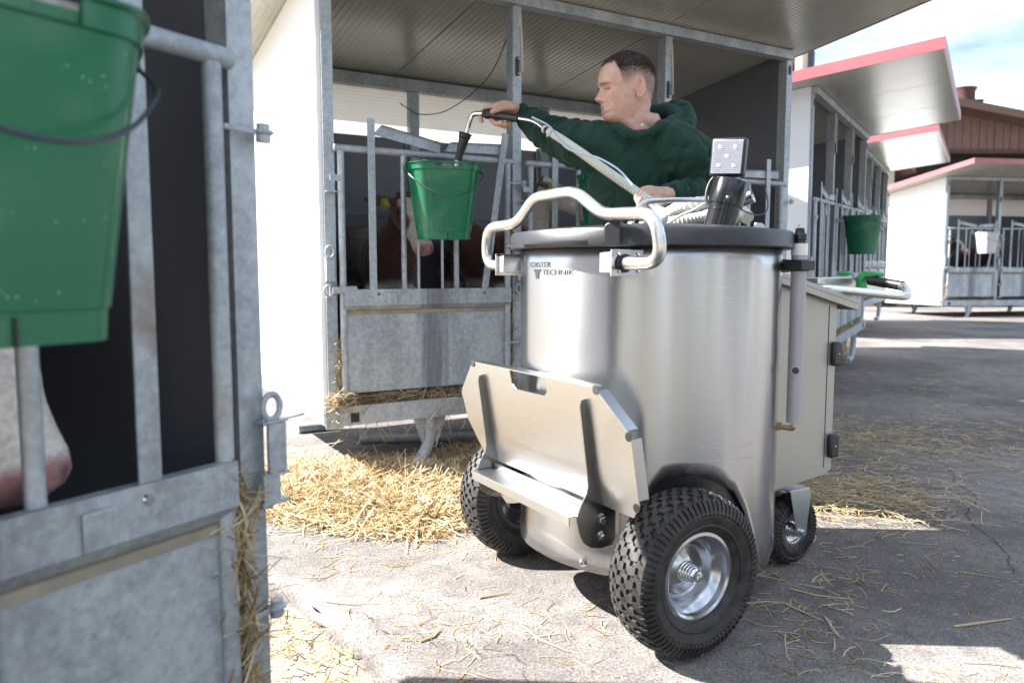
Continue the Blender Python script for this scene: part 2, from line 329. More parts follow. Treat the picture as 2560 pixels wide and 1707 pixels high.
# nonuniform grid
xs=[-200,-90,-45,-22,-12,-7,-5,-4]+[-3.2+.2*i for i in range(36)]+[4.6,5.6,7,9,12,16,22,35,60,110,200]
ys=[-200,-60,-25,-10,-5,-2.5,-1]+[-.4+.2*i for i in range(40)]+[8,9,10,11.5,13,15,18,22,30,45,70,120,220]
def sheet(name,m,zf,keep=None):
    b=MB(); idx={}
    for i,x in enumerate(xs):
        for j,y in enumerate(ys): idx[i,j]=len(b.v); b.v.append((x,y,zf(x,y)))
    for i in range(len(xs)-1):
        for j in range(len(ys)-1):
            b.f.append((idx[i,j],idx[i+1,j],idx[i+1,j+1],idx[i,j+1])); b.m.append(0)
    return tag(b.build(name,m),kind='structure')
sheet('ground',SOIL,lambda x,y: rise(x,y)-.060-.17*smoothstep(0,1.1,-edist(x,y))*(1 if abs(x)<6 and y<9 else 1))
# concrete yard slab with a ragged broken edge
def yard():
    rnd=random.Random(4); b=MB()
    # edge polyline in steps, jittered
    n=150; L0=-6; L1=5.5; E0=[]
    for i in range(n+1):
        t=L0+(L1-L0)*i/n; p=EA+ED*t+EN*((noise.noise(Vector((t*1.3,0,3)))*.05)+(noise.noise(Vector((t*9,1,3)))*.022)+(noise.noise(Vector((t*34,5,3)))*.010))
        E0.append(p)
    cols=[0,.02,.06,.15,.4,.8,1.3,2,3,4.5,7,11,18,30]
    for i,p in enumerate(E0):
        for j,c in enumerate(cols):
            q=p+EN*c; z=rise(q.x,q.y)+.0
            if j==0: z-=.012+.006*noise.noise(Vector((p.x*20,p.y*20,0)))
            b.v.append((q.x,q.y,z))
    m=len(cols)
    for i in range(n):
        for j in range(m-1): a=i*m+j; b.f.append((a,a+1,a+m+1,a+m)); b.m.append(0)
    k=len(b.v)
    for i,p in enumerate(E0):
        for j,(d,z) in enumerate([(0,-.012),(-.012,-.03),(-.004,-.05),(-.02,-.08)]):
            jit=noise.noise(Vector((p.x*30,p.y*30,j*7)))*.012
            q=p+EN*(d+jit); b.v.append((q.x,q.y,z+rise(q.x,q.y)+jit*.4))
    for i in range(n):
        for j in range(3): a=k+i*4+j; b.f.append((a,a+4,a+5,a+1)); b.m.append(0)
    tag(b.build('concrete_yard',CONC,sharp=1.2),kind='structure')
yard()
# joint across the slab behind the first pen
b=MB(); rnd=random.Random(8); pts=[]
P0=Vector((-1.9,3.0,.004)); P1=Vector((-.9,6.2,.004)); k=60
for i in range(k+1):
    p=P0.lerp(P1,i/k); o=noise.noise(Vector((i*.35,0,0)))*.03; w_=.008+.008*abs(noise.noise(Vector((i*.9,3,0))))
    pts.append((p.x+o-w_,p.y,.004)); pts.append((p.x+o+w_,p.y,.004))
b.add(pts,[(2*i,2*i+1,2*i+3,2*i+2) for i in range(k)])
tag(b.build('slab_joint',mat('joint_dirt',(.05,.042,.035),.95)),kind='structure')
# meadow far away
b=MB(); b.add([(-220,60,.33),(220,60,.33),(220,215,.6),(-220,215,.6)],[(0,1,2,3)]); b.add([(14,-160,-.03),(14,-3,-.03),(200,40,.16),(200,-160,.05)],[(0,1,2,3)])
tag(b.build('meadow',FIELD),kind='structure')

def crack(a,b_,seed,w0=.0035):
    b=MB(); k=70; pts=[]
    a=Vector((*a,0)); b_=Vector((*b_,0)); d=b_-a; n_=Vector((-d.y,d.x,0)).normalized()
    for i in range(k+1):
        p=a+d*(i/k)+n_*(noise.noise(Vector((i*.12,seed,0)))*.10+noise.noise(Vector((i*.6,seed,4)))*.02); w_=w0*(.35+abs(noise.noise(Vector((i*.5,seed,9)))))
        for q in (-1,1): r_=p+n_*w_*q; pts.append((r_.x,r_.y,rise(r_.x,r_.y)+.004))
    b.add(pts,[(2*i,2*i+1,2*i+3,2*i+2) for i in range(k)]); tag(b.build('slab_crack',bpy.data.materials['joint_dirt']),kind='structure')
crack((.55,1.35),(3.2,2.1),1); crack((1.5,2.2),(2.6,4.9),2); crack((-.45,1.95),(.35,1.45),3,.0022); crack((2.0,3.3),(4.9,3.9),5)
# ================================================================== CALF HUTCHES
SL=.10; HD=1.25; OH=.77; PW=.045
def zc(y): return 2.15-SL*y                     # underside of the roof
def ribbed_panel(x0,x1,y0,y1,rib=.0333):
    "one sandwich roof panel, its underside pressed with fine ribs running front to back"
    b=MB(); n=max(1,round((x1-x0)/rib)); xs_=[]
    for i in range(n):
        a=x0+(x1-x0)*i/n; d=(x1-x0)/n
        xs_+= [(a,0),(a+d*.70,0),(a+d*.80,.0022),(a+d*.92,.0022)]
    xs_.append((x1,0))
    k=len(xs_); vs=[]
    for y in (y0,y1):
        for x,dz in xs_: vs.append((x,y,zc(y)+dz))
    b.add(vs,[(i,i+1,i+1+k,i+k) for i in range(k-1)])
    T=.06
    vs=[(x0,y0,zc(y0)),(x1,y0,zc(y0)),(x1,y1,zc(y1)),(x0,y1,zc(y1))]; vs+=[(a,c,d+T) for a,c,d in vs]
    b.add(vs,[(4,5,6,7),(0,1,5,4),(1,2,6,5),(2,3,7,6),(3,0,4,7)])
    return b
def build_hutch(label,fascia=True,group='calf hutches along the yard',near=True):
    root=thing('calf_hutch',label,'calf hutch',group=group)
    # roof: three sandwich panels, joints left open
    for i,(a,c) in enumerate([(-.24,.76),(.766,1.776),(1.782,2.80)]):
        ribbed_panel(a,c,-OH,HD+.12).build('roof_panel',SOFFIT,root,sharp=.02)
    # fascia trims
    f=MB(); t=.012
    y0,y1=-OH,HD+.12
    for x in (-.24-t,2.80):
        vs=[(x,y0-t,zc(y0)-.002),(x+t,y0-t,zc(y0)-.002),(x+t,y1,zc(y1)-.002),(x,y1,zc(y1)-.002)]; vs+=[(p,q,r+.072) for p,q,r in vs]
        f.add(vs,[(0,3,2,1),(4,5,6,7),(0,1,5,4),(1,2,6,5),(2,3,7,6),(3,0,4,7)])
    f.box(-.24,2.80,y0-t,y0,zc(y0)-.002,zc(y0)+.07); f.box(-.24,2.80,y1,y1+t,zc(y1)-.012,zc(y1)+.08)
    f.build('roof_fascia',RED,root,smooth=False)
    # side walls: white outside, dark lining inside
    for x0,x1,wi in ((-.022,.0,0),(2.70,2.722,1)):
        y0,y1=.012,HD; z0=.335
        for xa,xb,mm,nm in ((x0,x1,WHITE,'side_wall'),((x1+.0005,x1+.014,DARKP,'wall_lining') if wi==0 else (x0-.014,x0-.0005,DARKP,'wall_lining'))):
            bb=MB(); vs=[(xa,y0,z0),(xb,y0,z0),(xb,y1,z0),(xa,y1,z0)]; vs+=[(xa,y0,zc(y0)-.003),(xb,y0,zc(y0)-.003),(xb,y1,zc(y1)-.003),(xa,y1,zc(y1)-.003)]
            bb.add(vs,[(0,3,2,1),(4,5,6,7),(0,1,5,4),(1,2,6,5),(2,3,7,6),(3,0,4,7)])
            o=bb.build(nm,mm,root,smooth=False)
            if nm=='side_wall' and near:
                for zz,yy in ((1.51,.03),(1.22,.03),(.95,.03),(.67,.03),(.45,.03)):
                    s=MB(); sx=xa-.004 if wi==0 else xb
                    s.lathe([(0,.004),(.006,.004),(.007,0)],10,M=Matrix.Translation((xa if wi==0 else xb,yy+.035,zz))@Matrix.Rotation(R(-90 if wi==0 else 90),4,'Y'))
                    s.build('screw',G,o)
    # back wall lining sheets, polycarbonate strip above, posts at the back
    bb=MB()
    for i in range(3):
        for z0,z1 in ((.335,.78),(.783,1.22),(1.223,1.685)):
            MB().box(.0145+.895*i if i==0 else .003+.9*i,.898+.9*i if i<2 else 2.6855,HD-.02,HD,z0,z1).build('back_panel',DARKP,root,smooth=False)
    MB().box(.003,2.697,HD+.0005,HD+.006,.336,1.684).build('leak_stop_sheet',G,root,smooth=False)  # backing added to stop light leaking through the lining panel gaps
    for i in range(3):
        p=MB(); x0,x1=.0145+.9*i*(1) if i==0 else .024+.9*i,.876+.9*i if i<2 else 2.6855; n=30; z0,z1=1.687,1.975
        vs=[]; 
        for k in range(n+1):
            z=z0+(z1-z0)*k/n; yo=.0022 if k%2 else 0
            vs+=[(x0,HD-.012+yo,z),(x1,HD-.012+yo,z)]
        p.add(vs,[(2*k,2*k+1,2*k+3,2*k+2) for k in range(n)])
        p.build('polycarbonate_sheet',POLY,root,smooth=False)
    for x in (.45,1.35,2.25) if False else (.888,1.8):
        MB().box(x-.03,x+.03,HD-.07,HD-.021,.335,1.955).box(x-.045,x-.031,HD-.035,HD-.022,.9,1.7).build('back_post',G,root,smooth=False,bevel=.002)
    MB().box(.0145,2.6855,HD-.075,HD-.015,1.957,zc(HD-.015)-.002).build('back_beam',G,root,smooth=False,bevel=.002)
    # front posts
    for i,x in enumerate((0,.9,1.8,2.7)):
        xx=x+(.019 if i==0 else -.0005 if i==3 else 0)
        p=MB(); p.box(xx-PW/2,xx+PW/2,-.004,.000,.262,2.098); p.box(xx-PW/2,xx-PW/2+.004,.0,.055,.262,2.098); p.box(xx+PW/2-.004,xx+PW/2,.0,.055 if i not in (0,3) else .01,.262,2.098)
        po=p.build('front_post',G,root,smooth=False)
        if i in (1,2):
            s=MB(); s.box(xx-.009,xx+.009,-.014,-.0045,1.79,1.875); s.build('cord_clip',BLACKP,po,bevel=.004)
            s=MB()
            for zz in (1.80,1.865): s.sphere((xx,-.015,zz),.0045,8)
            s.build('clip_screw',POLISH,po)
            s=MB(); s.tube(smooth_path([(xx+.003,-.006,2.05),(xx+.012,-.012,2.06),(xx+.018,-.012,2.0),(xx+.0225,-.012,1.9),(xx+.024,-.012,1.81)],5),.0035,6); s.build('cord',CORD,po)
            s=MB(); s.tube(arc((xx+.004,-.006,2.03),.022,-1.3,1.3,8,(0.3,0,0),(0,0,1)),.004,6); s.build('cord_loop',CORD,po)
        if i==0 or i==3:
            s=MB(); s.box(xx-.008,xx+.008,-.010,-.0045,2.02,2.07); s.build('cord_clip',BLACKP,po,bevel=.003)
    MB().box(0.,2.7,-.03,.03,2.10,2.147).build('roof_beam',G,root,smooth=False,bevel=.002)
    # base frame
    bf=MB(); bf.box(-.02,2.72,-.040,-.036,.262,.343); bf.box(-.02,2.72,-.036,.01,.339,.343); bf.box(-.02,2.72,-.036,.0,.262,.266)
    bo=bf.build('base_beam',GR,root,smooth=False)
    for xa in (-.028,2.655): s=MB(); s.box(xa,xa+.073,-.045,-.0405,.255,.350); s.build('beam_plate',G,bo,smooth=False,bevel=.001)
    for x in (.02,2.68):
        for z in (.285,.322):
            s=MB(); s.lathe([(0,.010),(.007,.009),(.011,.003),(.0125,0)],12,M=Matrix.Translation((x,-.0452,z))@Matrix.Rotation(R(90),4,'X')); s.build('carriage_bolt',POLISH,bo)
    for x in (.095,2.605):
        s=MB(); s.box(x-.019,x+.019,-.0425,-.0405,.275,.315); s.build('drain_hole',BLACKP,bo,smooth=False)
        s=MB(); s.tube([(x-.021,-.046,.273),(x-.021,-.046,.317),(x+.021,-.046,.317),(x+.021,-.046,.273),(x-.021,-.046,.273)],.002,6); s.build('hole_rim',G,bo)
    s=MB(); s.box(-.02,.02,.011,HD,.262,.3345); s.box(2.68,2.72,.011,HD,.262,.3345); s.box(.021,2.679,HD-.04,HD,.262,.334); s.build('base_rail',G,root,smooth=False)
    MB().box(.021,2.679,.012,HD-.041,.315,.334).build('floor',GR,root,smooth=False)
    # legs: bent tubes with gussets
    for x,sx in ((.45,-1),(2.25,-1)):
        for y,sy in ((-.005,1),(HD-.1,-1)):
            l=MB(); pts=[(x,y,.262),(x,y,.19)]+[(x+sx*(.165-.165*math.cos(a)),y,.19-.165*math.sin(a)) for a in [k*math.pi/18 for k in range(1,10)]]+[(x+sx*.30,y,.024)]
            l.tube(pts,.026,14); lo=l.build('leg',G,root)
            g=MB(); 
            for q in (-1,1):
                xa=x+q*.0285; xb=x+q*.075
                g.add([(xa,y-.003,.261),(xb,y-.003,.261),(xb,y-.003,.245),(xa,y-.003,.115),(xa,y+.003,.261),(xb,y+.003,.261),(xb,y+.003,.245),(xa,y+.003,.115)],[(0,1,2,3),(7,6,5,4),(0,4,5,1),(1,5,6,2),(2,6,7,3),(3,7,4,0)])
            g.build('gusset',GR,lo,smooth=False)
    # gates
    for bay in range(3): gate(root,.9*bay,bay==0 and near)
    return root
def gate(root,x0,openg):
    r=.0145; y=-.022
    f=MB(); f.tube(round_path([(x0+.035,y,1.40),(x0+.868,y,1.40)],0),r*1.05,14)
    for x in (x0+.062,x0+.838): f.tube([(x,y,1.389),(x,y,.40)],r,14)
    for x in (x0+.035,x0+.868): f.lathe([(0,.005),(r*.9,.003),(r*1.05,0)],14,M=Matrix.Translation((x,y,1.40))@Matrix.Rotation(R(-90 if x<x0+.4 else 90),4,'Y'))
    go=f.build('gate',GR,root)
    def bar(sh): sh.build('bar',G if random.random()<.6 else GR,go)
    b_=MB(); b_.box(x0+.170,x0+.202,y-.021,y-.0155,.825,1.525); o=b_.build('bar',G,go,smooth=False,bevel=.0015)
    bar(MB().tube([(x0+.331,y,.825),(x0+.331,y,1.389)],.0118,12))
    bar(MB().tube([(x0+.395,y-.006,.825),(x0+.395,y-.006,1.36)],.0062,8))
    bar(MB().tube([(x0+.507,y-.006,.825),(x0+.507,y-.006,1.36)],.0062,8))
    bar(MB().tube([(x0+.578,y,.825),(x0+.578,y,1.389)],.0125,12))
    xb,xt=(x0+.711,x0+.815) if openg else (x0+.712,x0+.712)
    ax=Vector((xt-xb,0,.67)).normalized(); M=Matrix.Translation((xb,y-.0185,.828))@Matrix(((ax.z,0,ax.x),(0,1,0),(-ax.x,0,ax.z))).to_4x4()
    MB().box(-.016,.016,-.003,.003,0,.70,M=M).build('bar',GR,go,smooth=False,bevel=.0015)
    # lock plates above the rail
    for (xa,za,xc,zc_,wd) in ((x0+.2,1.488,x0+.50,1.435,.05),(x0+.52,1.445,x0+.80,1.452,.05)):
        d=Vector((xc-xa,0,zc_-za)); n=Vector((-d.z,0,d.x)).normalized(); A=Vector((xa,y-.012,za)); C_=A+d
        h=n*wd/2; t=Vector((0,.004,0)); q=Vector((0,-.014,0))
        pr=[A-h,A+h*.6+Vector((.03,0,0)),C_+h*.7,C_-h]
        m_=MB(); vs=[p for p in pr]+[p+t for p in pr]; m_.add(vs,[(0,1,2,3),(7,6,5,4),(0,4,5,1),(1,5,6,2),(2,6,7,3),(3,7,4,0)])
        m_.add([pr[1],pr[2],pr[2]+q,pr[1]+q],[(0,1,2,3)]); m_.build('lock_plate',G,go,smooth=False)
    for x in (x0+.42,x0+.52): MB().box(x-.013,x+.017,y-.018,y-.014,1.30,1.378).build('lock_tab',G,go,smooth=False,bevel=.002)
    # kick panel with folded top band
    k=MB(); xa,xc=x0+.078,x0+.826
    k.box(xa,xc,-.020,-.016,.395,.742)
    k.box(x0+.060,x0+.846,-.046,-.042,.762,.828); k.box(x0+.060,x0+.846,-.042,-.020,.824,.828)
    k.add([(x0+.060,-.046,.762),(x0+.846,-.046,.762),(x0+.832,-.0205,.738),(x0+.072,-.0205,.738)],[(0,1,2,3)])
    ko=k.build('kick_panel',GD,go,smooth=False)
    ko.data.transform(Matrix.Translation((-x0,0,0))); ko.location=(x0,0,0)
    m_=MB(); m_.add([(xa+.004,-.0262,.742),(xc-.004,-.0262,.742),(xc-.006,-.0215,.7375),(xa+.006,-.0215,.7375)],[(0,1,2,3)]); m_.box(xa+.003,xc-.003,-.0225,-.0203,.722,.7372)
    m_.build('dirt_band',mat_dirt,go,smooth=False)
    for x in (x0+.265,x0+.64):
        m_=MB(); m_.box(x-.022,x+.022,-.054,-.0465,.762,.812); m_.build('hook_pocket',G,go,bevel=.003)
    for x in (x0+.205,x0+.705): m_=MB(); m_.lathe([(0,.004),(.006,.004),(.008,0)],10,M=Matrix.Translation((x,-.0462,.808))@Matrix.Rotation(R(90),4,'X')); m_.build('rivet',POLISH,go)
    # hinges on the right stile, tabs on the left
    for z in (1.305,.575):
        h=MB(); h.box(x0+.852,x0+.925,-.030,-.024,z-.004,z+.004); 
        h.lathe([(0,-.012),(.012,-.012),(.012,.0),(.017,.001),(.017,.006),(.011,.007),(.011,.016),(0,.016)],12,M=Matrix.Translation((x0+.922,-.027,z-.002)))
        h.build('hinge',G,go,smooth=False,bevel=.0015)
    h=MB(); h.box(x0+.010,x0+.058,-.045,-.039,1.265,1.290); h.box(x0-.002,x0+.05,-.035,-.009,1.222,1.226); h.build('stop_tab',G,go,smooth=False,bevel=.0015)
    h=MB(); h.box(x0+.012,x0+.070,-.046,-.030,.375,.388); h.build('stop_tab',G,go,smooth=False,bevel=.003)
    # latch with ring and sliding bolt on the left post
    l=MB(); xl=x0+.004
    l.box(xl-.012,xl+.022,-.030,-.026,.865,.955); l.box(xl-.012,xl-.008,-.026,-.006,.865,.955); l.box(xl-.014,xl+.024,-.032,-.005,.862,.866); l.box(xl-.014,xl+.024,-.032,-.005,.954,.958)
    l.tube(arc((xl+.006,-.020,.982),.017,0,6.2832,16,(1,0,0),(0,0,1.35)),.0045,8,cap=False)
    l.tube([(xl+.006,-.020,.96),(xl+.006,-.020,.800)],.005,8)
    l.build('latch',G,go,smooth=False)
    l=MB(); l.tube([(xl+.010,-.030,.825),(xl+.11,-.034,.828)],.0155,12); l.box(xl-.014,xl+.024,-.036,-.006,.797,.801); l.tube(arc((xl+.0,-.026,.823),.022,1.2,5.1,10,(1,0,0),(0,0,1)),.005,8)
    l.build('bolt',G,go)
    return go
mat_dirt=mat('dried_milk_dirt',(.30,.27,.21),.8,col2=(.23,.205,.16),scale=25)
def place(root,o,az,z=0,tilt=0):
    root.location=(o[0],o[1],z); root.rotation_mode='XYZ'
    root.rotation_euler=Matrix.Rotation(R(90-az),3,'Z').to_4x4().to_euler() if not tilt else (Matrix.Rotation(R(90-az),3,'Z')@Matrix.Rotation(-tilt,3,'Y')).to_euler()
    return root
random.seed(3)
hut1=build_hutch('calf hutch right behind the steel milk cart, the one the man is feeding calves in')
hut0=copy_tree(hut1); hut0['label']='near calf hutch whose gate fills the left foreground, cut by the photo edge'
hut2=copy_tree(hut1); hut2['label']='calf hutch right of the cart with a dark green bucket on its gates'
hut3=copy_tree(hut1); hut3['label']='calf hutch behind the one with the green bucket, farther one in the far row'
hut4=copy_tree(hut1); hut4['label']='calf hutch at the right edge with white buckets and a sunlit white side wall'
H1=((-.760,3.125),60.25,0,0); H2=((2.068,5.32),31.84,0,.029); H3=((4.10,9.05),31.84,.20,.01); H4=((7.13,12.62),80,.049,0)
H0=((-.402-.022*.853-2.660*math.sin(R(31.5)),1.10+.022*.522-2.660*math.cos(R(31.5))),31.5,-.2,0)
for r_,h_ in ((hut0,H0),(hut1,H1),(hut2,H2),(hut3,H3),(hut4,H4)): place(r_,*h_)
hut4.scale=(1.12,)*3; hut0.scale=(1,.80,1)
def HM(h):
    o,az,z,t=h; M=Matrix.Rotation(R(90-az),4,'Z')
    if t: M=M@Matrix.Rotation(-t,4,'Y')
    if h is H4: M=M@Matrix.Scale(1.12,4)
    return Matrix.Translation((o[0],o[1],z))@M
for gt in [c for c in hut0.children if c.name.startswith('gate')]:
    for c in list(gt.children):
        if c.name.startswith('lock_plate') and max(v.co.x for v in c.data.vertices)>2.5: bpy.data.objects.remove(c)
MB().box(.003,2.68,HD-.03,HD-.022,1.60,1.93).build('back_panel',DARKP,hut0,smooth=False)
# latch on the end post of the near hutch, and the ground skid under the middle one
l=MB(); xl=2.716
l.box(xl-.004,xl+.030,-.034,-.030,.792,.868); l.box(xl+.026,xl+.030,-.030,-.010,.792,.868); l.box(xl-.010,xl+.034,-.036,-.008,.787,.791); l.box(xl-.010,xl+.034,-.036,-.008,.869,.873)
l.tube(arc((xl+.010,-.022,.893),.0165,0,6.2832,18,(1,0,0),(0,0,1.2)),.0055,8,cap=False); l.tube([(xl+.004,-.022,.87),(xl+.004,-.022,.735)],.0045,8); l.box(xl-.02,xl+.034,-.036,-.006,.742,.748); l.box(xl-.016,xl+.016,-.034,-.030,.742,.79)
l.build('latch',G,hut0,smooth=False,bevel=.001)
mi=HM(H1).inverted(); l=MB(); l.tube([mi@Vector((-.80,3.95,.035)),mi@Vector((-.50,3.99,.033)),mi@Vector((.15,4.06,.035))],.034,16); l.build('skid',G,hut1)
# printed line on the white side of the second hutch
t=MB(); rnd=random.Random(1)
y=.28
while y<1.05:
    d=rnd.uniform(.012,.03); t.box(-.0232,-.0226,y,y+d*.7,1.592,1.612); y+=d
t.build('printed_text',BLUEI,hut2,smooth=False)
# ================================================================== BUCKETS
def bucket_mesh(m,name,label,group,far=False):
    root=thing(name,label,'bucket',group=group)
    b=MB(); n=56; H=.305; ft=R(42); fn=0
    def rad(a,r):
        a=(a+math.pi)%(2*math.pi)-math.pi
        if abs(a)<ft: return r*math.cos(ft)/math.cos(a)
        return r
    rows=[(.108,.006,1),(.110,0,1),(.112,.03,1),(.1145,.031,1),(.148,.272,1),(.1485,.276,1),(.153,.278,1),(.154,.300,1),(.160,.303,1),(.160,.3065,1),(.151,.3065,1),(.149,.29,1),(.111,.035,1),(.0,.034,1)]
    vs=[]
    for (r,z,q) in rows:
        for j in range(n):
            a=2*math.pi*j/n; rr=rad(a,r); vs.append((rr*math.cos(a),rr*math.sin(a),z))
    fs=[]; K=len(rows)
    # two carrying slots are cut through the flat side below the rim
    slot=set()
    for (a0,a1) in ((-24,-6),(6,24)):
        for j in range(n):
            a=360*(j+.5)/n; a=(a+180)%360-180
            if a0<a<a1: slot.add(j)
    for i in range(K-1):
        for j in range(n):
            if i in (6,) and j in slot: continue
            if i==10 and j in slot: continue
            fs.append((i*n+j,i*n+(j+1)%n,(i+1)*n+(j+1)%n,(i+1)*n+j))
    b.add(vs,fs)
    body=b.build('bucket_body',m,root,sharp=.8)
    # moulding seam at the foot
    s=MB(); rr=rad(0,.1115); s.box(rr+.0005,rr+.004,-.0015,.0015,.0,.026); s.build('foot_notch',BLACKP,body)
    # lugs and wire handle (pivots on the y axis)
    for q in (-1,1):
        l=MB(); l.cbox((0,q*.160,.287),(.034,.012,.026)); l.build('handle_lug',m,body,bevel=.003)
    w_=MB(); pts=[(.0,-.166,.287)]+[(.04+.132*math.sin(math.pi*(k/14))**.8*.95,-.168+.336*k/14,.283-.115*math.sin(math.pi*k/14)**.75) for k in range(1,14)]+[(0,.166,.287)]
    w_.tube(smooth_path(pts,3),.0026,6); w_.build('wire_handle',WIRE,root)
    return root
bk1=bucket_mesh(GREEN,'bucket','green bucket hanging on the gate under the milk nozzle','green buckets hung on gates')
bk0=copy_tree(bk1); bk0['label']='large blurred green bucket in the left foreground, cut by the photo edge'
bk2=copy_tree(bk1); bk2['label']='dark green bucket hanging on the far hutch to the right of the cart'
bk5=copy_tree(bk1); bk5['label']='green bucket half hidden behind the man, left of his hoodie'
def put(o,h,p,az=0,tilt=0):
    # local frame: flat side (+x) faces outwards
    o.matrix_world=HM(h)@Matrix.Translation(p)@Matrix.Rotation(R(-90+az),4,'Z')@Matrix.Rotation(tilt,4,'Y')
put(bk1,H1,(.450,-.170,1.035),-14,.03); put(bk0,H0,(2.268,-.150,1.035),-2); put(bk2,H2,(1.15,-.20,1.01),22); put(bk5,H1,(1.30,-.185,1.04),0)
bk3=bucket_mesh(WHITEB,'bucket','white bucket on the left gate of the far right hutch','white buckets on the far hutch')
bk4=copy_tree(bk3); bk4['label']='white bucket at the very right edge of the photo on the next gate'
put(bk3,H4,(.53,-.2,1.03),5); put(bk4,H4,(1.36,-.2,1.03),0)
for bk,h,x in ((bk1,H1,.450),(bk0,H0,2.268),(bk2,H2,1.15),(bk5,H1,1.30),(bk3,H4,.53)):
    hk=MB(); 
    for dx in (-.05,.05): hk.tube([HM(h)@Vector((x+dx,-.035,1.30)),HM(h)@Vector((x+dx,-.065,1.33)),HM(h)@Vector((x+dx,-.075,1.31))],.005,8)
    hk.box(x-.07,x+.07,-.036,-.029,1.27,1.31,M=HM(h)); tag(hk.build('bucket_hook',G,None),{id(bk1):'galvanised hook holding the bucket under the nozzle',id(bk0):'galvanised hook behind the large foreground bucket',id(bk2):'hook behind the dark green bucket right of the cart',id(bk5):'hook behind the bucket half hidden by the man',id(bk3):'hook behind the white bucket of the far hutch'}[id(bk)],'hook','bucket hooks on the gates')
# thin black cable hanging under the roof of the first hutch
c=MB(); M=HM(H1); pl=[at(1276,58,3.75),at(1262,110,3.85),at(1230,180,4.0),at(1180,235,4.12),at(1120,275,4.2),at(1080,286,4.23),at(1042,285,4.26),at(1020,272,4.28),at(1000,259,4.3)]
c.tube(smooth_path(pl,5),.0028,6); tag(c.build('hanging_cable',WIRE,None),'thin black cable sagging under the hutch roof behind the nozzle','cable')
def interp_(tab,z): return float(np.interp(z,[t[0] for t in tab],[t[1] for t in tab]))
# ================================================================== MILK CART
TR=.36
cart=thing('milk_cart','stainless steel milk cart with black lid, tubular handle and big turf tyres','milk cart',(.385,2.166,0),(0,0,R(90-149)))
CM=Matrix.Translation((.385,2.166,0))@Matrix.Rotation(R(90-149),4,'Z')
def tank():
    b=MB(); n=320; zt=.972
    ZT=[(0,.150),(.60,.145),(.70,.155),(.78,.20),(.84,.30),(.90,.36),(.97,.395),(1.07,.404),(1.2,.404),(1.33,.392),(1.5,.36),(1.62,.30),(1.70,.24),(1.76,.185),(1.82,.145),(1.90,.128),(1.98,.128),(2.08,.145),(3.2,.15)]
    def zb(phi): return interp_(ZT,abs(phi))
    cols=[]
    phis=[-math.pi+2*math.pi*i/n for i in range(n)]
    K=14
    for p in phis:
        z0=zb(p)
        for k in range(K+1):
            z=z0+(zt-z0)*k/K; b.v.append((TR*math.sin(p),-TR*math.cos(p),z))
    for i in range(n):
        for k in range(K):
            a=i*(K+1)+k; c=((i+1)%n)*(K+1)+k; b.f.append((a,c,c+1,a+1)); b.m.append(0)
    o=b.build('tank',STEEL,cart,sharp=1.4)
    s=o.modifiers.new('thickness','SOLIDIFY'); s.thickness=.003; s.offset=-1
    return o
tk=tank()
g=MB(); g.lathe([(0,.165),(.335,.165),(.343,.18),(.343,.93)],64); g.build('tank_base',DARKST,tk)
# faint weld seam rings
for z in (.472,.440): s=MB(); s.lathe([(TR+.0002,z-.0010),(TR+.0005,z),(TR+.0002,z+.0010)],140,a0=R(-80),a1=R(15)); s.build('weld_seam',STEEL,tk)
# lettering wrapped round the tank
def wrap_text(body,size,phi0,z0,sx=1.0,extr=.0004,mi=INK):
    cu=bpy.data.curves.new('t','FONT'); cu.body=body; cu.size=size; cu.fill_mode='FRONT'; cu.resolution_u=4
    to=bpy.data.objects.new('t',cu); link(to); bpy.context.view_layer.update()
    me=bpy.data.meshes.new_from_object(to.evaluated_get(bpy.context.evaluated_depsgraph_get())); bpy.data.objects.remove(to)
    for v in me.vertices:
        ph=phi0+v.co.x*sx/TR; v.co=((TR+.0012)*math.sin(ph),-(TR+.0012)*math.cos(ph),z0+v.co.y)
    me.name='lettering'; me.materials.clear(); me.materials.append(mi)
    o=link(bpy.data.objects.new('lettering',me)); o.parent=tk; return o
PH0=-.188
wrap_text('FÖRSTER',.0195,PH0,.912,1.38); wrap_text('TECHNIK',.0195,PH0+.205,.8925,1.38)
tt=MB(); rr_=TR+.0012
def cyl(px,z): ph=PH0+px/TR; return (rr_*math.sin(ph),-rr_*math.cos(ph),z)
for poly in ([(.028,.907),(.066,.907),(.064,.9005),(.030,.9005)],[(.036,.9004),(.058,.9004),(.055,.882),(.041,.882)]):
    tt.add([cyl(*p) for p in poly],[(0,1,2,3)])
tt.build('logo_mark',INK,tk,smooth=False)
# lid: shallow dome with a deep drooping rim, lips and rests
l=MB(); n=128
l.lathe([(.362,.962),(.386,.960),(.390,.964),(.389,.998),(.383,1.006),(.30,1.016),(.18,1.026),(.05,1.031),(0,1.031)],n)
lid=l.build('lid',LIDM,cart,sharp=.7)
l=MB()
for (pa,pw) in ((-.72,.25),(.18,.30)):
    vs=[]; k=20
    for i in range(k+1):
        ph=pa-pw+2*pw*i/k; e=.016*math.sin(math.pi*i/k)**.5
        for r_,z in ((.386,.972),(.390+e,.975),(.390+e,.970),(.386,.962)): vs.append((r_*math.sin(ph),-r_*math.cos(ph),z))
    l.add(vs,[(4*i+j,4*i+4+j,4*i+4+(j+1)%4,4*i+(j+1)%4) for i in range(k) for j in range(4)])
l.build('lid_lip',LIDM,lid)
for ph in (-.80,.64):
    l=MB(); M=Matrix.Rotation(ph,4,'Z')
    l.prism([(-.02,.965),(.02,.965),(.02,1.018),(.008,1.022),(-.014,1.014),(-.02,1.008)],.03,M=M@Matrix.Translation((0,-.395,0)))
    l.build('handle_rest',LIDM,lid,bevel=.003)
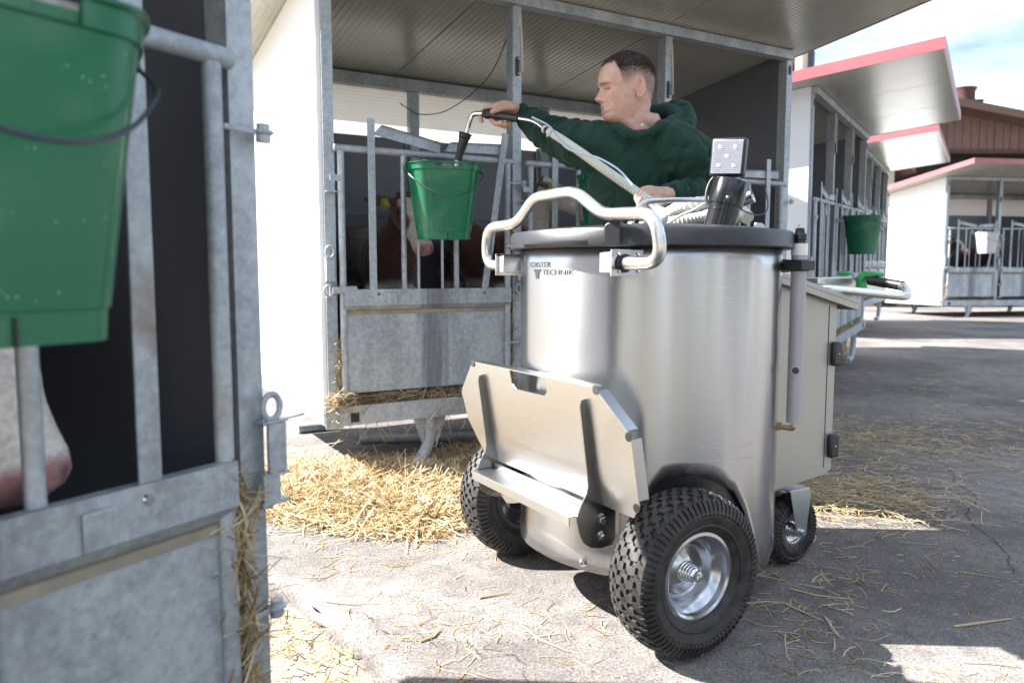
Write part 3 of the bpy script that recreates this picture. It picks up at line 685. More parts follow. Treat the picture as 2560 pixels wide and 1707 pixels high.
# front handle
hp=round_path([(-.235,-.31,.920),(-.385,-.31,.920),(-.365,-.318,1.032),(-.19,-.318,1.036),(-.095,-.322,1.100),(.095,-.322,1.100),(.20,-.318,1.036),(.385,-.318,1.028),(.405,-.31,.920),(.245,-.31,.920)],[.055,.05,.04,.04,.04,.04,.05,.055],7)
h=MB(); h.tube(hp,.0152,20); ho=h.build('handle',TUBE,cart)
for q in (-1,1):
    x=.265 if q>0 else -.262; h=MB(); h.box(min(x-.0*q,x-q*(.050 if q>0 else .030)),max(x-.0*q,x-q*(.050 if q>0 else .030)),-.338,-.255,.898,.946); h.build('handle_block',STEEL2,ho,bevel=.002)
    h=MB(); h.box(min(x+.001*q,x+q*.006),max(x+.001*q,x+q*.006),-.345,-.250,.890,.952); h.build('handle_flange',POLISH,ho,bevel=.001)
    h=MB()
    for dy in (-.325,-.268):
        for dz in (.903,.941): h.lathe([(0,.007),(.004,.006),(.0055,0)],8,M=Matrix.Translation((x+q*.006,dy,dz))@Matrix.Rotation(R(90*q),4,'Y'))
    h.build('flange_bolt',POLISH,ho)
    h=MB(); h.lathe([(.0155,0),(.022,0),(.022,.006),(.0155,.006)],18,M=Matrix.Translation((x+q*.007,-.31,.920))@Matrix.Rotation(R(90*q),4,'Y')); h.build('rubber_ring',BLACKP,ho)
FINM=mat('fin_steel_shaded',(.34,.33,.315),.24,1,rvar=.03,scale=20)  # shield steel in a darker colour that carries the shade on the fins
# front shield: folded sheet with a slot, two fins, a shelf
sh=MB(); Y0=-.358  # leans forward towards the top
def shp(x,z,d=0): return Vector((x,Y0-.047*(z-.35)/.29+d,z))
out=[(-.295,.640),(-.10,.640),(-.088,.637),(-.086,.600),(-.070,.588),(.070,.588),(.086,.600),(.088,.637),(.10,.640),(.290,.640),(.400,.548),(.402,.385),(.378,.352),(-.30,.352),(-.385,.45),(-.402,.535)]
th=.003
vs=[shp(x,z) for x,z in out]+[shp(x,z,th) for x,z in out]; n=len(out)
sh.add(vs,[tuple(range(n)),tuple(range(2*n-1,n-1,-1))]+[(i,(i+1)%n,(i+1)%n+n,i+n) for i in range(n)])
# flanges folded back
def fl(a,c,dep=.026):
    A=shp(*a); Cc=shp(*c); d=(Cc-A).normalized(); A=A+d*.012; Cc=Cc-d*.012
    q=Vector((0,dep,.002)); nn_=d.cross(q).normalized()*.003
    vs=[A,Cc,Cc+q,A+q]; vs+=[p-nn_ for p in vs]
    sh.add(vs,[(0,1,2,3),(7,6,5,4),(0,4,5,1),(1,5,6,2),(2,6,7,3),(3,7,4,0)])
fl((-.295,.640),(.290,.640),.030); fl((.290,.640),(.400,.548),.030); fl((.400,.548),(.402,.385),.030); fl((-.295,.640),(-.402,.535),.030)
sho=sh.build('front_shield',STEEL2,cart,sharp=.5)
for c_ in ((.294,.634),(.394,.543),(.393,.380),(-.297,.634)):
    s=MB(); s.lathe([(0,.001),(.011,.001),(.011,0)],14,M=Matrix.Translation(shp(*c_)+Vector((0,-.0006,0)))@Matrix.Rotation(R(90),4,'X')); s.build('corner_relief',DARKST,sho)
for q in (-1,1):
    x=q*.245; f=MB()
    prof=[(.607,.0),(.603,-.013),(.588,-.018),(.42,-.021),(.398,-.023),(.38,-.030),(.355,-.050),(.330,-.061),(.312,-.062),(.285,-.055),(.262,-.043),(.247,-.022),(.240,.008),(.243,.042),(.26,.052),(.348,.052),(.352,.002)]
    vs=[]
    for dx in (0,.004):
        for z,dy in prof:
            base=shp(x,max(z,.352)).y; vs.append((x+dx*q,base+dy,z))
    n=len(prof); f.add(vs,[tuple(range(n)),tuple(range(2*n-1,n-1,-1))]+[(i,(i+1)%n,(i+1)%n+n,i+n) for i in range(n)])
    fo=f.build('shield_fin',FINM,sho,sharp=.5)
    for (dy,z) in ((.012,.312),(.012,.268)):
        s=MB(); M=Matrix.Translation((x+q*.005 if q>0 else x+.001,Y0+dy,z))@Matrix.Rotation(R(90),4,'Y')
        s.lathe([(0,.010),(.007,.010),(.008,.004),(.013,.003),(.013,0)],6,M=M); s.build('bolt',POLISH,sho,smooth=False)
s=MB(); M=Matrix.Translation((-.19,-.353,.28))@Matrix.Rotation(R(90),4,'X'); s.lathe([(0,.014),(.009,.014),(.010,.004),(.015,.003),(.015,0)],12,M=M); s.build('bolt',POLISH,sho)
# shelf
f=MB(); f.box(-.240,.242,-.436,-.350,.327,.330); f.box(-.240,.242,-.439,-.4361,.306,.330); fo=f.build('shelf',STEEL2,cart,smooth=False,bevel=.001)
f=MB(); f.box(-.235,.235,-.366,-.362,.331,.344); f.build('shelf_upstand',STEEL2,fo,smooth=False)
f=MB(); f.prism([(-.235,.304),(-.16,.304),(-.10,.30),(-.10,.262),(-.15,.245),(-.19,.235),(-.225,.25),(-.238,.28)],.004,M=Matrix.Translation((0,-.352,0))); f.build('shelf_bracket',STEEL2,fo,smooth=False)
for (ph,z) in ((.42,.165),(-.62,.29),(-.72,.235)):
    s=MB(); M=Matrix.Rotation(ph,4,'Z')@Matrix.Translation((0,-TR,z))@Matrix.Rotation(R(90),4,'X')
    s.lathe([(0,.007),(.006,.0065),(.010,.003),(.012,0)],14,M=M); s.lathe([(0,.0078),(.0035,.0078),(.0035,.006)],6,M=M,mi=1); s.build('button_bolt',[POLISH,INK],tk)
RIMM=mat('silver_rim',(.50,.51,.53),.21,1,rvar=.05,scale=18)
# wheels ------------------------------------------------------------
def wheel(name,lab,rt,wd,rr,lugs,rows,fancy=True):
    "axis along z, outer side +z"
    root=bpy.data.objects.new(name,None); link(root); root.parent=cart
    if lab: root['label']=lab
    t=MB(); h=wd/2; c=rt-.008
    prof=[(rr+.002,-h*.62),(rr+.012,-h*.78),(rr+.03,-h*.92),((rt+rr)/2,-h),(c-.022,-h*.93),(c-.006,-h*.78),(c,-h*.45),(c+.003,0),(c,h*.45),(c-.006,h*.78),(c-.022,h*.93),((rt+rr)/2,h),(rr+.03,h*.92),(rr+.012,h*.78),(rr+.002,h*.62)]
    t.lathe(prof,96); 
    # tread blocks
    def P(r,a,z): return (r*math.cos(a),r*math.sin(a),z)
    def rz(z):
        q=abs(z)/h
        return c+.003-.003*min(1,q/.45) if q<.45 else (c-(q-.45)/.33*.006 if q<.78 else c-.006-(q-.78)/.15*.016)
    dth=2*math.pi/lugs
    for k in range(lugs):
        for i in range(rows):
            zc_=-h*.80+h*1.60*(i+.5)/rows; a0=k*dth+(.5*dth if i%2 else 0); zw=h*1.60/rows*.56; sk=.10*dth*(1 if i%2 else -1)
            H_=.0065
            ring=[(zc_-zw,a0-dth*.33-sk),(zc_-zw*.35,a0-dth*.36),(zc_+zw*.35,a0-dth*.22+sk),(zc_+zw,a0-dth*.24+sk),(zc_+zw,a0+dth*.33+sk),(zc_+zw*.35,a0+dth*.36),(zc_-zw*.35,a0+dth*.22-sk),(zc_-zw,a0+dth*.24-sk)]
            lo=[P(rz(z)-.004,a,z) for z,a in ring]; hi=[P(rz(z)+H_*(.95),a*.93+a0*.07,zc_+(z-zc_)*.9) for z,a in ring]
            n=len(ring); t.add(lo+hi,[tuple(range(n,2*n))]+[(j,(j+1)%n,(j+1)%n+n,j+n) for j in range(n)])
        # shoulder ribs
        for q in (-1,1):
            for hh in (0,.5):
                a=(k+hh)*dth; da=dth*.15
                pts=[(c-.004,h*.80),(c-.02,h*.955),(c-.036,h*1.005)]
                vs=[]
                for (r_,z) in pts:
                    for aa in (a-da,a+da):
                        vs.append(P(r_-.004,aa,q*(z-.004))); vs.append(P(r_+.002,aa,q*(z+.0022)))
                t.add(vs,[(1,3,7,5),(5,7,11,9),(0,1,5,4),(4,5,9,8),(2,6,7,3),(6,10,11,7),(8,9,11,10),(0,2,3,1)])
        if fancy and k%2==0 or random.random()<.3:
            a=k*dth+random.random()*.1; z=random.uniform(-.7,.7)*h; p=Vector(P(rz(z)+.006,a,z)); q=Vector(P(rz(z)+.016,a+.01,z+random.uniform(-.004,.004))); t.tube([p,q],[.0006,.0003],4)
    for q in (-1,1):
        t.lathe([((rt+rr)/2+.006,q*(h+.0002)),((rt+rr)/2+.009,q*(h+.0022)),((rt+rr)/2+.012,q*(h-.0002))],96)
        t.lathe([(rr+.022,q*h*.885),(rr+.024,q*(h*.90+.0015)),(rr+.028,q*h*.905)],96)
    to=t.build('tyre',RUB,root,sharp=.55)
    r=MB()
    r.lathe([(rr+.006,h*.66),(rr+.0055,h*.70),(rr-.002,h*.72),(rr-.008,h*.66),(rr-.010,h*.45),(rr-.022,h*.30),(rr-.030,h*.10),(rr-.034,-h*.15),(rr*.62,-h*.20),(rr*.40,-h*.08),(rr*.30,h*.0),(.024,h*.02)],72)
    r.lathe([(rr+.006,-h*.66),(rr-.008,-h*.66),(rr-.012,-h*.3),(rr-.034,-h*.16)],72)
    ro=r.build('rim',RIMM,root,sharp=.7)
    b_=MB(); z=h*.0
    pr=[(.026,z)]
    for k in range(5): rr2=.024-.002*k; pr+=[(rr2,z+.003),(rr2+.0015,z+.0055),(rr2-.001,z+.0072)]; z+=.0072
    pr+=[(.0125,z+.003),(.0125,z+.008),(.007,z+.009),(.006,z+.004),(0,z+.004)]
    b_.lathe(pr,28); b_.build('hub',POLISH,root,sharp=.5)
    v=MB(); M=Matrix.Rotation(R(-68),4,'Z'); v.sphere((rr-.030,0,h*.12),(.0045,.013,.006),12,M=None) if False else v.add([M@Vector(p) for p in [(rr-.027,-.014,h*.17),(rr-.027,.014,h*.17),(rr-.0235,.017,h*.245),(rr-.0215,.014,h*.31),(rr-.0215,-.014,h*.31),(rr-.0235,-.017,h*.245)]],[(0,1,2,3,4,5)])
    v.build('vent_slot',INK,ro,smooth=False)
    return root
W1=wheel('wheel','big turf tyre wheel on the near side with polished rim',.1950,.132,.100,38,6)
W1.location=(.376,-.197,.1965); W1.rotation_euler=(0,R(90),0)
def rot_roll(o,ang,flip=False):
    o.rotation_mode='QUATERNION'
    M=Matrix.Rotation(R(-90 if flip else 90),3,'Y')@Matrix.Rotation(R(ang),3,'Z'); o.rotation_quaternion=M.to_quaternion()
rot_roll(W1,-38)
W2=copy_tree(W1,cart); W2['label']='big turf tyre wheel on the far side under the shield'; W2.location=(-.376,-.197,.1965); rot_roll(W2,25,True)
ax=MB(); ax.tube([(-.33,-.19,.199),(.33,-.19,.199)],.0125,14); ax.build('axle',ZINC,cart)
# sheet inside the wheel arch
s=MB(); s.lathe([(.255,.0),(.255,.14)],40,a0=R(0),a1=R(180),M=Matrix.Translation((.26,-.19,.199))@Matrix.Rotation(R(90),4,'Z')@Matrix.Rotation(R(90),4,'X')) if False else s.box(.20,.262,-.40 if False else -.30,.06,.42,.4235)
s.build('arch_plate',STEEL2,cart,smooth=False)
# casters
def caster(x,lab):
    root=bpy.data.objects.new('caster',None); link(root); root.parent=cart; root.location=(x,.475,0); root.rotation_euler=(0,0,R(0))
    if lab: root['label']=lab
    wb=wheel('caster_wheel',None,.110,.062,.048,22,3,False)
    # fold the wheel meshes straight under the caster
    for ch in list(wb.children):
        ch.parent=root; ch.matrix_parent_inverse=Matrix(); ch.location=(0,0,.110); ch.rotation_euler=(0,R(90),0)
    bpy.data.objects.remove(wb)
    f=MB()
    for q in (-1,1):
        xx=q*.046
        pl=[(-.058,.245),(.030,.245),(.038,.225),(.022,.105),(.010,.094),(-.010,.094),(-.022,.110)]
        vs=[(xx,y+.0,z) for y,z in pl]+[(xx+q*.003,y,z) for y,z in pl]; n=len(pl)
        f.add(vs,[tuple(range(n)),tuple(range(2*n-1,n-1,-1))]+[(i,(i+1)%n,(i+1)%n+n,i+n) for i in range(n)])
    f.box(-.046,.046,-.058,.030,.242,.246)
    fo=f.build('fork',ZINC,root,smooth=False,bevel=.0015)
    a=MB(); a.tube([(-.056,0,.110),(.056,0,.110)],.006,10); a.lathe([(0,.010),(.009,.010),(.010,.008),(.010,0)],6,M=Matrix.Translation((.05,0,.110))@Matrix.Rotation(R(90),4,'Y')); a.build('axle_bolt',ZINC,root,sharp=.5)
    return root
caster(.130,'small pneumatic caster in a zinc fork, near side'); caster(-.15,'small pneumatic caster, far side')
# control box -------------------------------------------------------
b=MB(); prof=[(.30,.268),(.30,.872),(.568,.804),(.568,.300),(.54,.286)]
vs=[(x,y,z) for x in (-.21,.205) for y,z in prof]; n=5
b.add(vs,[tuple(range(n)),tuple(range(2*n-1,n-1,-1))]+[(i,(i+1)%n,(i+1)%n+n,i+n) for i in range(n)])
bx=b.build('control_box',BEIGE,cart,smooth=False,bevel=.002)
b=MB(); b.box(.2055,.2065,.530,.5315,.31,.80); b.build('door_gap',INK,bx,smooth=False)
b=MB(); T=Matrix.Translation((0,.27,.894))@Matrix.Rotation(R(-13.5),4,'X'); b.box(-.235,.232,0,.375,-.004,.010,M=T); b.box(.2285,.232,0,.375,-.022,-.0041,M=T); b.box(-.235,.232,.3715,.375,-.022,-.0041,M=T)
b.build('box_roof',BEIGE,bx,smooth=False,bevel=.002)
for z in (.655,.375):
    b=MB(); b.box(.2052,.222,.540,.582,z-.036,z+.036); ho_=b.build('door_hinge',BLACKP,bx,bevel=.007)
    b=MB(); b.sphere((.2225,.561,z),.003,8); b.build('hinge_screw',POLISH,bx)
# level tube at the back right
tx,ty=.318,.245
b=MB(); b.tube([(tx,ty,.497),(tx,ty,.972)],.0200,24); tb=b.build('level_tube',GREY,cart)
b=MB(); b.lathe([(0,.0),(.021,.0),(.0212,.03),(.0212,.0305)],24,M=Matrix.Translation((tx,ty,.944))); b.build('tube_sleeve',WHITEP,tb)
b=MB(); b.lathe([(0,.0),(.0165,0),(.0165,.010),(.018,.012),(.018,.026),(.016,.028),(.0125,.029),(.0120,.038),(.0105,.039),(.0105,.042),(0,.042)],20,M=Matrix.Translation((tx,ty,.973))); b.build('tube_fitting',BLACKG,tb,sharp=.4)
b=MB(); b.lathe([(.0205,0),(.027,0),(.027,.030),(.0205,.030)],24,M=Matrix.Translation((tx,ty,.902))); b.box(tx-.030,tx+.03,ty-.027,ty+.027,.904,.930); b.build('pipe_clamp',BLACKP,tb,bevel=.002)
b=MB(); b.box(tx-.052,tx-.028,ty-.016,ty+.010,.899,.934); b.build('clamp_bracket',STEEL2,tb,bevel=.001)
vn=(Vector((0,0,0))-CM@Vector((tx,ty,0))); vn.z=0; vn=(CM.to_3x3().inverted()@vn).normalized()
b=MB(); M=Matrix.Translation(Vector((tx,ty,.640))+vn*.0195)@vn.to_track_quat('Z','Y').to_matrix().to_4x4(); b.lathe([(.0115,-.002),(.0115,.003),(.009,.003)],20,M=M); b.lathe([(0,.0035),(.0090,.0030),(.0090,0)],20,M=M,mi=1); b.build('sight_plug',[GREY,INK],tb)
b=MB(); b.tube(round_path([(tx,ty,.497),(tx,ty,.480),(tx-.055,ty-.012,.480)],.008),.0075,10); b.tube([(tx-.030,ty-.006,.480),(tx-.045,ty-.009,.480)],.0125,6); b.tube([(tx-.048,ty-.010,.480),(tx-.07,ty-.014,.480)],.010,12,mi=1); b.build('elbow_fitting',[BRASS,POLISH],tb,sharp=.5)
# rear push handle
pA=CM.inverted()@at(2068,722,2.28); pB=CM.inverted()@at(2258,742,2.22); pC=CM.inverted()@at(2262,716,2.32); pD=CM.inverted()@at(2182,702,2.42); pZ=CM.inverted()@at(2010,716,2.36)
b=MB(); ph=round_path([pZ,pA,pB+Vector((.045,.0,0))*0+Vector((.01,.01,0)),pC,pD],[.02,.03,.03],6); b.tube(ph,.0128,16); rh=b.build('push_handle',TUBE,cart)
b=MB(); b.tube([pC.lerp(pD,.06),pC.lerp(pD,1.1)],.0155,16); b.build('hand_grip',BLACKP,rh,sharp=.5)
# console beam with green levers
q0=CM.inverted()@at(2040,714,2.42); q1=CM.inverted()@at(2176,697,2.56)
d=(q1-q0); d.z=0; ln=d.length; ang=math.atan2(d.y,d.x); T=Matrix.Translation(q0)@Matrix.Rotation(ang,4,'Z')
b=MB(); b.box(-.05,ln+.02,-.045,.045,-.030,.026,M=T); cb=b.build('console',STEEL2,cart,smooth=False,bevel=.003)
b=MB(); b.box(.06,.16,-.022,.022,.0265,.0275,M=T); b.build('console_label',WHITEP,cb,smooth=False)
gl=CM.inverted()@at(2164,706,2.45); M=Matrix.Translation(gl)
b=MB(); dv=(pC-pD).normalized(); Mq=Matrix.Translation(gl)@dv.to_track_quat('X','Z').to_matrix().to_4x4()
pr=[(-.028,-.030),(.030,-.034),(.034,-.026),(.0,-.020),(-.004,.0),(.006,.018),(.050,.026),(.054,.034),(.048,.040),(.0,.036),(-.022,.024),(-.030,0)]
b.prism([(x,z) for x,z in pr],.030,M=Mq@Matrix.Translation((0,-.015,0))); b.build('green_lever',GREENL,rh,bevel=.004)
gl2=CM.inverted()@at(2110,683,2.75); b=MB(); b.cbox(gl2,(.05,.02,.014)); b.build('green_lever',GREENL,rh,bevel=.005)
# lid furniture: mast with work light, small handle, pump outlet, clip, hoses
ma=CM.inverted()@at(1797,572,2.06); mb_=CM.inverted()@at(1829,452,2.06); dv=(mb_-ma).normalized()
Mm=Matrix.Translation(ma-dv*.01)@dv.to_track_quat('Z','Y').to_matrix().to_4x4()
b=MB(); b.lathe([(0,0),(.0410,0),(.0412,.055),(.0425,.0555),(.0425,.0575),(.0415,.058),(.0415,.076)],40,M=Mm); mo=b.build('mast',BLACKG,cart,sharp=.5)
b=MB(); b.lathe([(.0415,.074),(.0462,.074),(.0465,.138),(.0445,.141),(0,.142)],40,M=Mm); b.build('mast_sleeve',BLACKG,mo,sharp=.6)
vv=(CM.to_3x3().inverted()@Vector((-.25,-1,0))).normalized(); b=MB(); b.sphere(Mm@(Mm.to_3x3().inverted()@(vv*.0462)+Vector((0,0,.092))),.0042,10); b.build('mast_screw',POLISH,mo)
# work light
lp=at(1818,392,2.04); fwd=Vector((-.52,-.85,.05)).normalized()
Z_=Vector((.075,0,1)).normalized(); X_=fwd.cross(Z_).normalized(); Z_=X_.cross(fwd).normalized()
ML=CM.inverted()@(Matrix.Translation(lp)@Matrix((X_,-fwd,Z_)).transposed().to_4x4())   # y axis points backwards
b=MB(); b.box(-.046,.046,.0,.030,-.050,.050,M=ML); b.box(-.034,.034,.0302,.046,-.038,.038,M=ML); wl=b.build('work_light',BLACKP,cart,bevel=.006)
for k in range(5): b=MB(); b.box(-.030+.0135*k,-.026+.0135*k,.0462,.056,-.034,.034,M=ML); b.build('cooling_fin',BLACKP,wl,smooth=False)
b=MB(); b.box(-.0395,.0395,-.0012,-.0002,-.0435,.0435,M=ML); b.build('reflector',mat('lamp_reflector',(.52,.53,.58),.35,.35,col2=(.38,.39,.43),scale=260,lo=.4,hi=.6),wl,smooth=False)
ln_=MB(); ng=16
for i in range(ng+1):
    p=-.038+.076*i/ng; ln_.box(p-.00035,p+.00035,-.0026,-.0014,-.042,.042,M=ML)
for i in range(18): p=-.042+.084*i/17; ln_.box(-.038,.038,-.0042,-.0030,p-.00035,p+.00035,M=ML)
ln_.build('lens_grid',mat('lens_lines',(.5,.52,.56),.2,.2),wl,smooth=False)
for (px,pz) in ((-.020,.024),(.020,.024),(0,0),(-.020,-.024),(.020,-.024)):
    b=MB(); b.lathe([(.0075,-.0005),(.0066,-.003),(.003,-.0042),(0,-.0044)],16,M=ML@Matrix.Translation((px,0,pz))@Matrix.Rotation(R(90),4,'X')@Matrix.Scale(-1,4,(0,0,1))); b.build('led_lens',mat('led_dome',(.46,.47,.53),.25,.5) if px==-.020 and pz>0 else bpy.data.materials['led_dome'],wl)
b=MB()
for dx in (-.018,-.006,.006,.018): b.box(dx-.003,dx+.003,.006,.030,-.068,-.0505,M=ML)
b.box(-.022,.022,.008,.028,-.072,-.0685,M=ML); b.build('tilt_bracket',BLACKP,wl,smooth=False,bevel=.001)
b=MB(); b.tube(smooth_path([ML@Vector((.028,.046,-.03)),ML@Vector((.055,.05,-.06)),ML@Vector((.058,.04,-.105)),ML@Vector((.035,.03,-.14))],6),.0042,8); b.build('lamp_cable',BLACKP,wl)
# small lid handle
hh=[CM.inverted()@at(u,v,Y) for u,v,Y in ((1583,548,2.10),(1600,513,2.13),(1640,502,2.16),(1760,500,2.22),(1800,503,2.30),(1812,560,2.32))]
b=MB(); b.tube(smooth_path(hh,6),.0075,12); b.build('lid_handle',TUBE,cart)
# pump outlet
a0=CM.inverted()@at(1845,505,2.28); a1=CM.inverted()@at(1880,490,2.26); dv=(a1-a0).normalized()
b=MB(); b.lathe([(.0,0),(.020,0),(.021,.03),(.021,.045),(.017,.045),(.016,.04),(0,.04)],24,M=Matrix.Translation(a0)@dv.to_track_quat('Z','Y').to_matrix().to_4x4()); b.build('outlet_cap',POLISH,cart,sharp=.5)
b=MB(); b.tube(smooth_path([CM.inverted()@at(u,v,Y) for u,v,Y in ((1838,515,2.2),(1870,532,2.25),(1895,538,2.28),(1915,530,2.3),(1920,505,2.34),(1912,470,2.5))],6),.0022,6); b.build('thin_cable',WIRE,cart)
# white clip
c0=CM.inverted()@at(1898,572,2.10); b=MB(); b.lathe([(0,-.006),(.0155,-.006),(.0155,.006),(0,.006)],20,M=Matrix.Translation(c0)@Matrix.Rotation(R(70),4,'X')@Matrix.Rotation(R(30),4,'Y'),a0=0,a1=2*math.pi); b.cbox(c0+Vector((-.012,0,.012)),(.006,.006,.010)); b.build('lid_clip',WHITEP,lid,bevel=.001)
for u in (1578,1606): 
    c0=CM.inverted()@at(u,557,2.02); b=MB(); b.cbox(c0,(.016,.010,.006)); b.build('lid_tab',WHITEP,lid,bevel=.001)
# hose coil resting on the lid belongs to the hose below
# ================================================================== MILK HOSE WITH NOZZLE
def resample(pts,step):
    P=[Vector(p) for p in pts]; out=[P[0]]; acc=0
    for a,b in zip(P,P[1:]):
        L=(b-a).length; 
        while acc+L>=step:
            t=(step-acc)/L; a=a.lerp(b,t); out.append(a); L=(b-a).length; acc=0
        acc+=L
    return out
def corrugated(b,path,r,pitch=.0072,amp=.0016,n=16):
    p=resample(path,pitch/4); rs=[r+(amp if k%4 in(0,1) else (-amp if k%4==3 else 0))*.8 for k in range(len(p))]
    b.tube(p,rs,n)
hose=thing('milk_hose','ivory corrugated milk hose with bent steel nozzle and black grip held over the bucket','hose',tuple(at(1255,290,3.10)))
HI=Matrix.Translation(hose.location).inverted()
def hp_(l): return [HI@at(*q) for q in l]
GX=hp_([(1213,284,3.135),(1297,297,3.03)])
b=MB(); pp=round_path(hp_([(1160,352,3.20),(1172,312,3.19),(1180,285,3.17),(1213,284,3.135),(1297,297,3.03),(1335,303,2.97),(1368,328,2.905)]),[.02,.05,.02,.02,.05],8); b.tube(pp,.0098,18); b.build('nozzle_pipe',POLISH,hose)
b=MB(); d=(GX[1]-GX[0]); L_=d.length; M=Matrix.Translation(GX[0])@d.normalized().to_track_quat('Z','Y').to_matrix().to_4x4()
b.lathe([(.010,-.004),(.0175,-.004),(.0182,.0),(.0182,.026),(.0150,.032),(.0142,.05),(.0152,.075),(.0145,.10),(.0156,.125),(.0160,L_),(.012,L_+.003)],24,M=M); b.build('grip',BLACKP,hose,sharp=.5)
b=MB(); b.lathe([(.0182,.002),(.0205,.004),(.0205,.022),(.0182,.024)],8,M=M); b.build('grip_collar',BLACKP,hose,sharp=.3)
n0,n1=hp_([(1164,333,3.205),(1145,402,3.215)]); d=n1-n0; L_=d.length; M=Matrix.Translation(n0)@d.normalized().to_track_quat('Z','Y').to_matrix().to_4x4()
b=MB(); b.lathe([(.011,0),(.0285,.0),(.0290,.003),(.0255,.006),(.0245,.020),(.0215,.024),(.0195,.045),(.0165,.075),(.0145,L_-.02),(.0150,L_-.018),(.0148,L_),(.010,L_)],28,M=M); b.build('nozzle_cone',BLACKP,hose,sharp=.5)
n0,n1=hp_([(1146,398,3.215),(1136,430,3.222)]); b=MB(); b.tube([n0,n0.lerp(n1,.5),n1],[.0098,.009,.0085],12); b.build('milk_stream',MILK,hose)
hpath=smooth_path(hp_([(1362,323,2.92),(1400,346,2.81),(1450,380,2.69),(1500,416,2.59),(1550,451,2.53),(1592,480,2.50),(1628,505,2.48),(1650,530,2.45)]),8)
b=MB(); corrugated(b,hpath,.0135,.0105,.0026); b.build('hose_tube',HOSE,hose)
b=MB(); off=Vector((.012,-.012,.012)); tp=smooth_path([p+o for p,o in zip(hp_([(1330,300,2.98),(1372,322,2.90),(1392,350,2.80),(1420,380,2.72),(1470,395,2.62),(1500,405,2.56),(1545,432,2.50),(1580,470,2.47)]),[Vector((0,-.012,.008))]*8)],6); b.tube(tp,.0034,8); b.build('control_line',HOSEB,hose)
for k in (0,5):
    q=hpath[k+1]-hpath[k]; M=Matrix.Translation(hpath[k])@q.normalized().to_track_quat('Z','Y').to_matrix().to_4x4(); b=MB(); b.lathe([(.0150,-.0015),(.0165,-.001),(.0165,.001),(.0150,.0015)],20,M=M); b.build('cable_tie',BLACKP,hose)
q=hpath[3]-hpath[2]; M=Matrix.Translation(hpath[2])@q.normalized().to_track_quat('Z','Y').to_matrix().to_4x4(); b=MB(); b.lathe([(.0140,-.012),(.0158,-.012),(.0158,.012),(.0140,.012)],20,M=M); b.lathe([(0,.02),(.004,.02),(.004,.014)],8,M=M@Matrix.Rotation(R(90),4,'X')); b.build('hose_clamp',POLISH,hose)
# two runs of hose coiled on the lid
b=MB(); corrugated(b,smooth_path(hp_([(1650,532,2.46),(1668,540,2.40),(1690,524,2.33),(1730,512,2.30),(1780,508,2.34),(1840,520,2.42),(1870,545,2.36)]),7),.0185,.0115,.0030); b.build('hose_coil',HOSE,hose)
b=MB(); corrugated(b,smooth_path(hp_([(1675,556,2.26),(1710,551,2.24),(1750,545,2.25),(1790,535,2.30),(1850,545,2.36)]),7),.0150,.0095,.0026); b.build('hose_coil',HOSE,hose)
c0,c1=hp_([(1655,545,2.385),(1676,529,2.355)]); d=(c1-c0).normalized(); M=Matrix.Translation(c0)@d.to_track_quat('Z','Y').to_matrix().to_4x4(); b=MB(); b.lathe([(.016,0),(.021,0),(.021,.006),(.018,.008),(.021,.010),(.021,.016),(.0175,.018),(.0175,.045)],24,M=M); b.build('hose_cuff',WHITEP,hose,sharp=.4)
b=MB(); b.tube(smooth_path(hp_([(1668,560,2.22),(1700,540,2.22),(1735,525,2.22),(1770,506,2.24),(1800,500,2.26)]),6),.0042,8); b.build('control_line',HOSEB,hose)

# ================================================================== PERSON
def skin_mesh(verts,edges,rad,root=0,sub=2):
    me=bpy.data.meshes.new('sk'); me.from_pydata([tuple(v) for v in verts],edges,[]); o=link(bpy.data.objects.new('sk',me))
    m=o.modifiers.new('s','SKIN'); m.use_smooth_shade=True
    sv=me.skin_vertices[0].data
    for i,r in enumerate(rad):
        sv[i].radius=(r,r) if not hasattr(r,'__len__') else r; sv[i].use_root=(i==root)
    s=o.modifiers.new('u','SUBSURF'); s.levels=sub; s.render_levels=sub
    bpy.context.view_layer.update(); dg=bpy.context.evaluated_depsgraph_get()
    out=bpy.data.meshes.new_from_object(o.evaluated_get(dg)); bpy.data.objects.remove(o); return out
def mesh_np(me):
    v=np.empty(len(me.vertices)*3); me.vertices.foreach_get('co',v); return v.reshape(-1,3)
def set_np(me,v): me.vertices.foreach_set('co',v.ravel()); me.update()
def join_np(meshes):
    vs=[];fs=[];o=0
    for me in meshes:
        if isinstance(me,MB): v=me.v; f=me.f
        else: v=[tuple(x.co) for x in me.vertices]; f=[tuple(p.vertices) for p in me.polygons]
        vs+=v; fs+=[tuple(i+o for i in q) for q in f]; o+=len(v)
    m=bpy.data.meshes.new('j'); m.from_pydata(vs,[],fs); return m
def remesh(me,vox,smooth=4,fac=.5):
    bm=bmesh.new(); bm.from_mesh(me); bmesh.ops.recalc_face_normals(bm,faces=bm.faces); bm.to_mesh(me); bm.free()
    o=link(bpy.data.objects.new('r',me)); m=o.modifiers.new('r','REMESH'); m.mode='VOXEL'; m.voxel_size=vox; m.use_smooth_shade=True
    s=o.modifiers.new('s','SMOOTH'); s.iterations=smooth; s.factor=fac
    bpy.context.view_layer.update(); out=bpy.data.meshes.new_from_object(o.evaluated_get(bpy.context.evaluated_depsgraph_get())); bpy.data.objects.remove(o); return out
def interp(tab,z): return float(np.interp(z,[t[0] for t in tab],[t[1] for t in tab]))
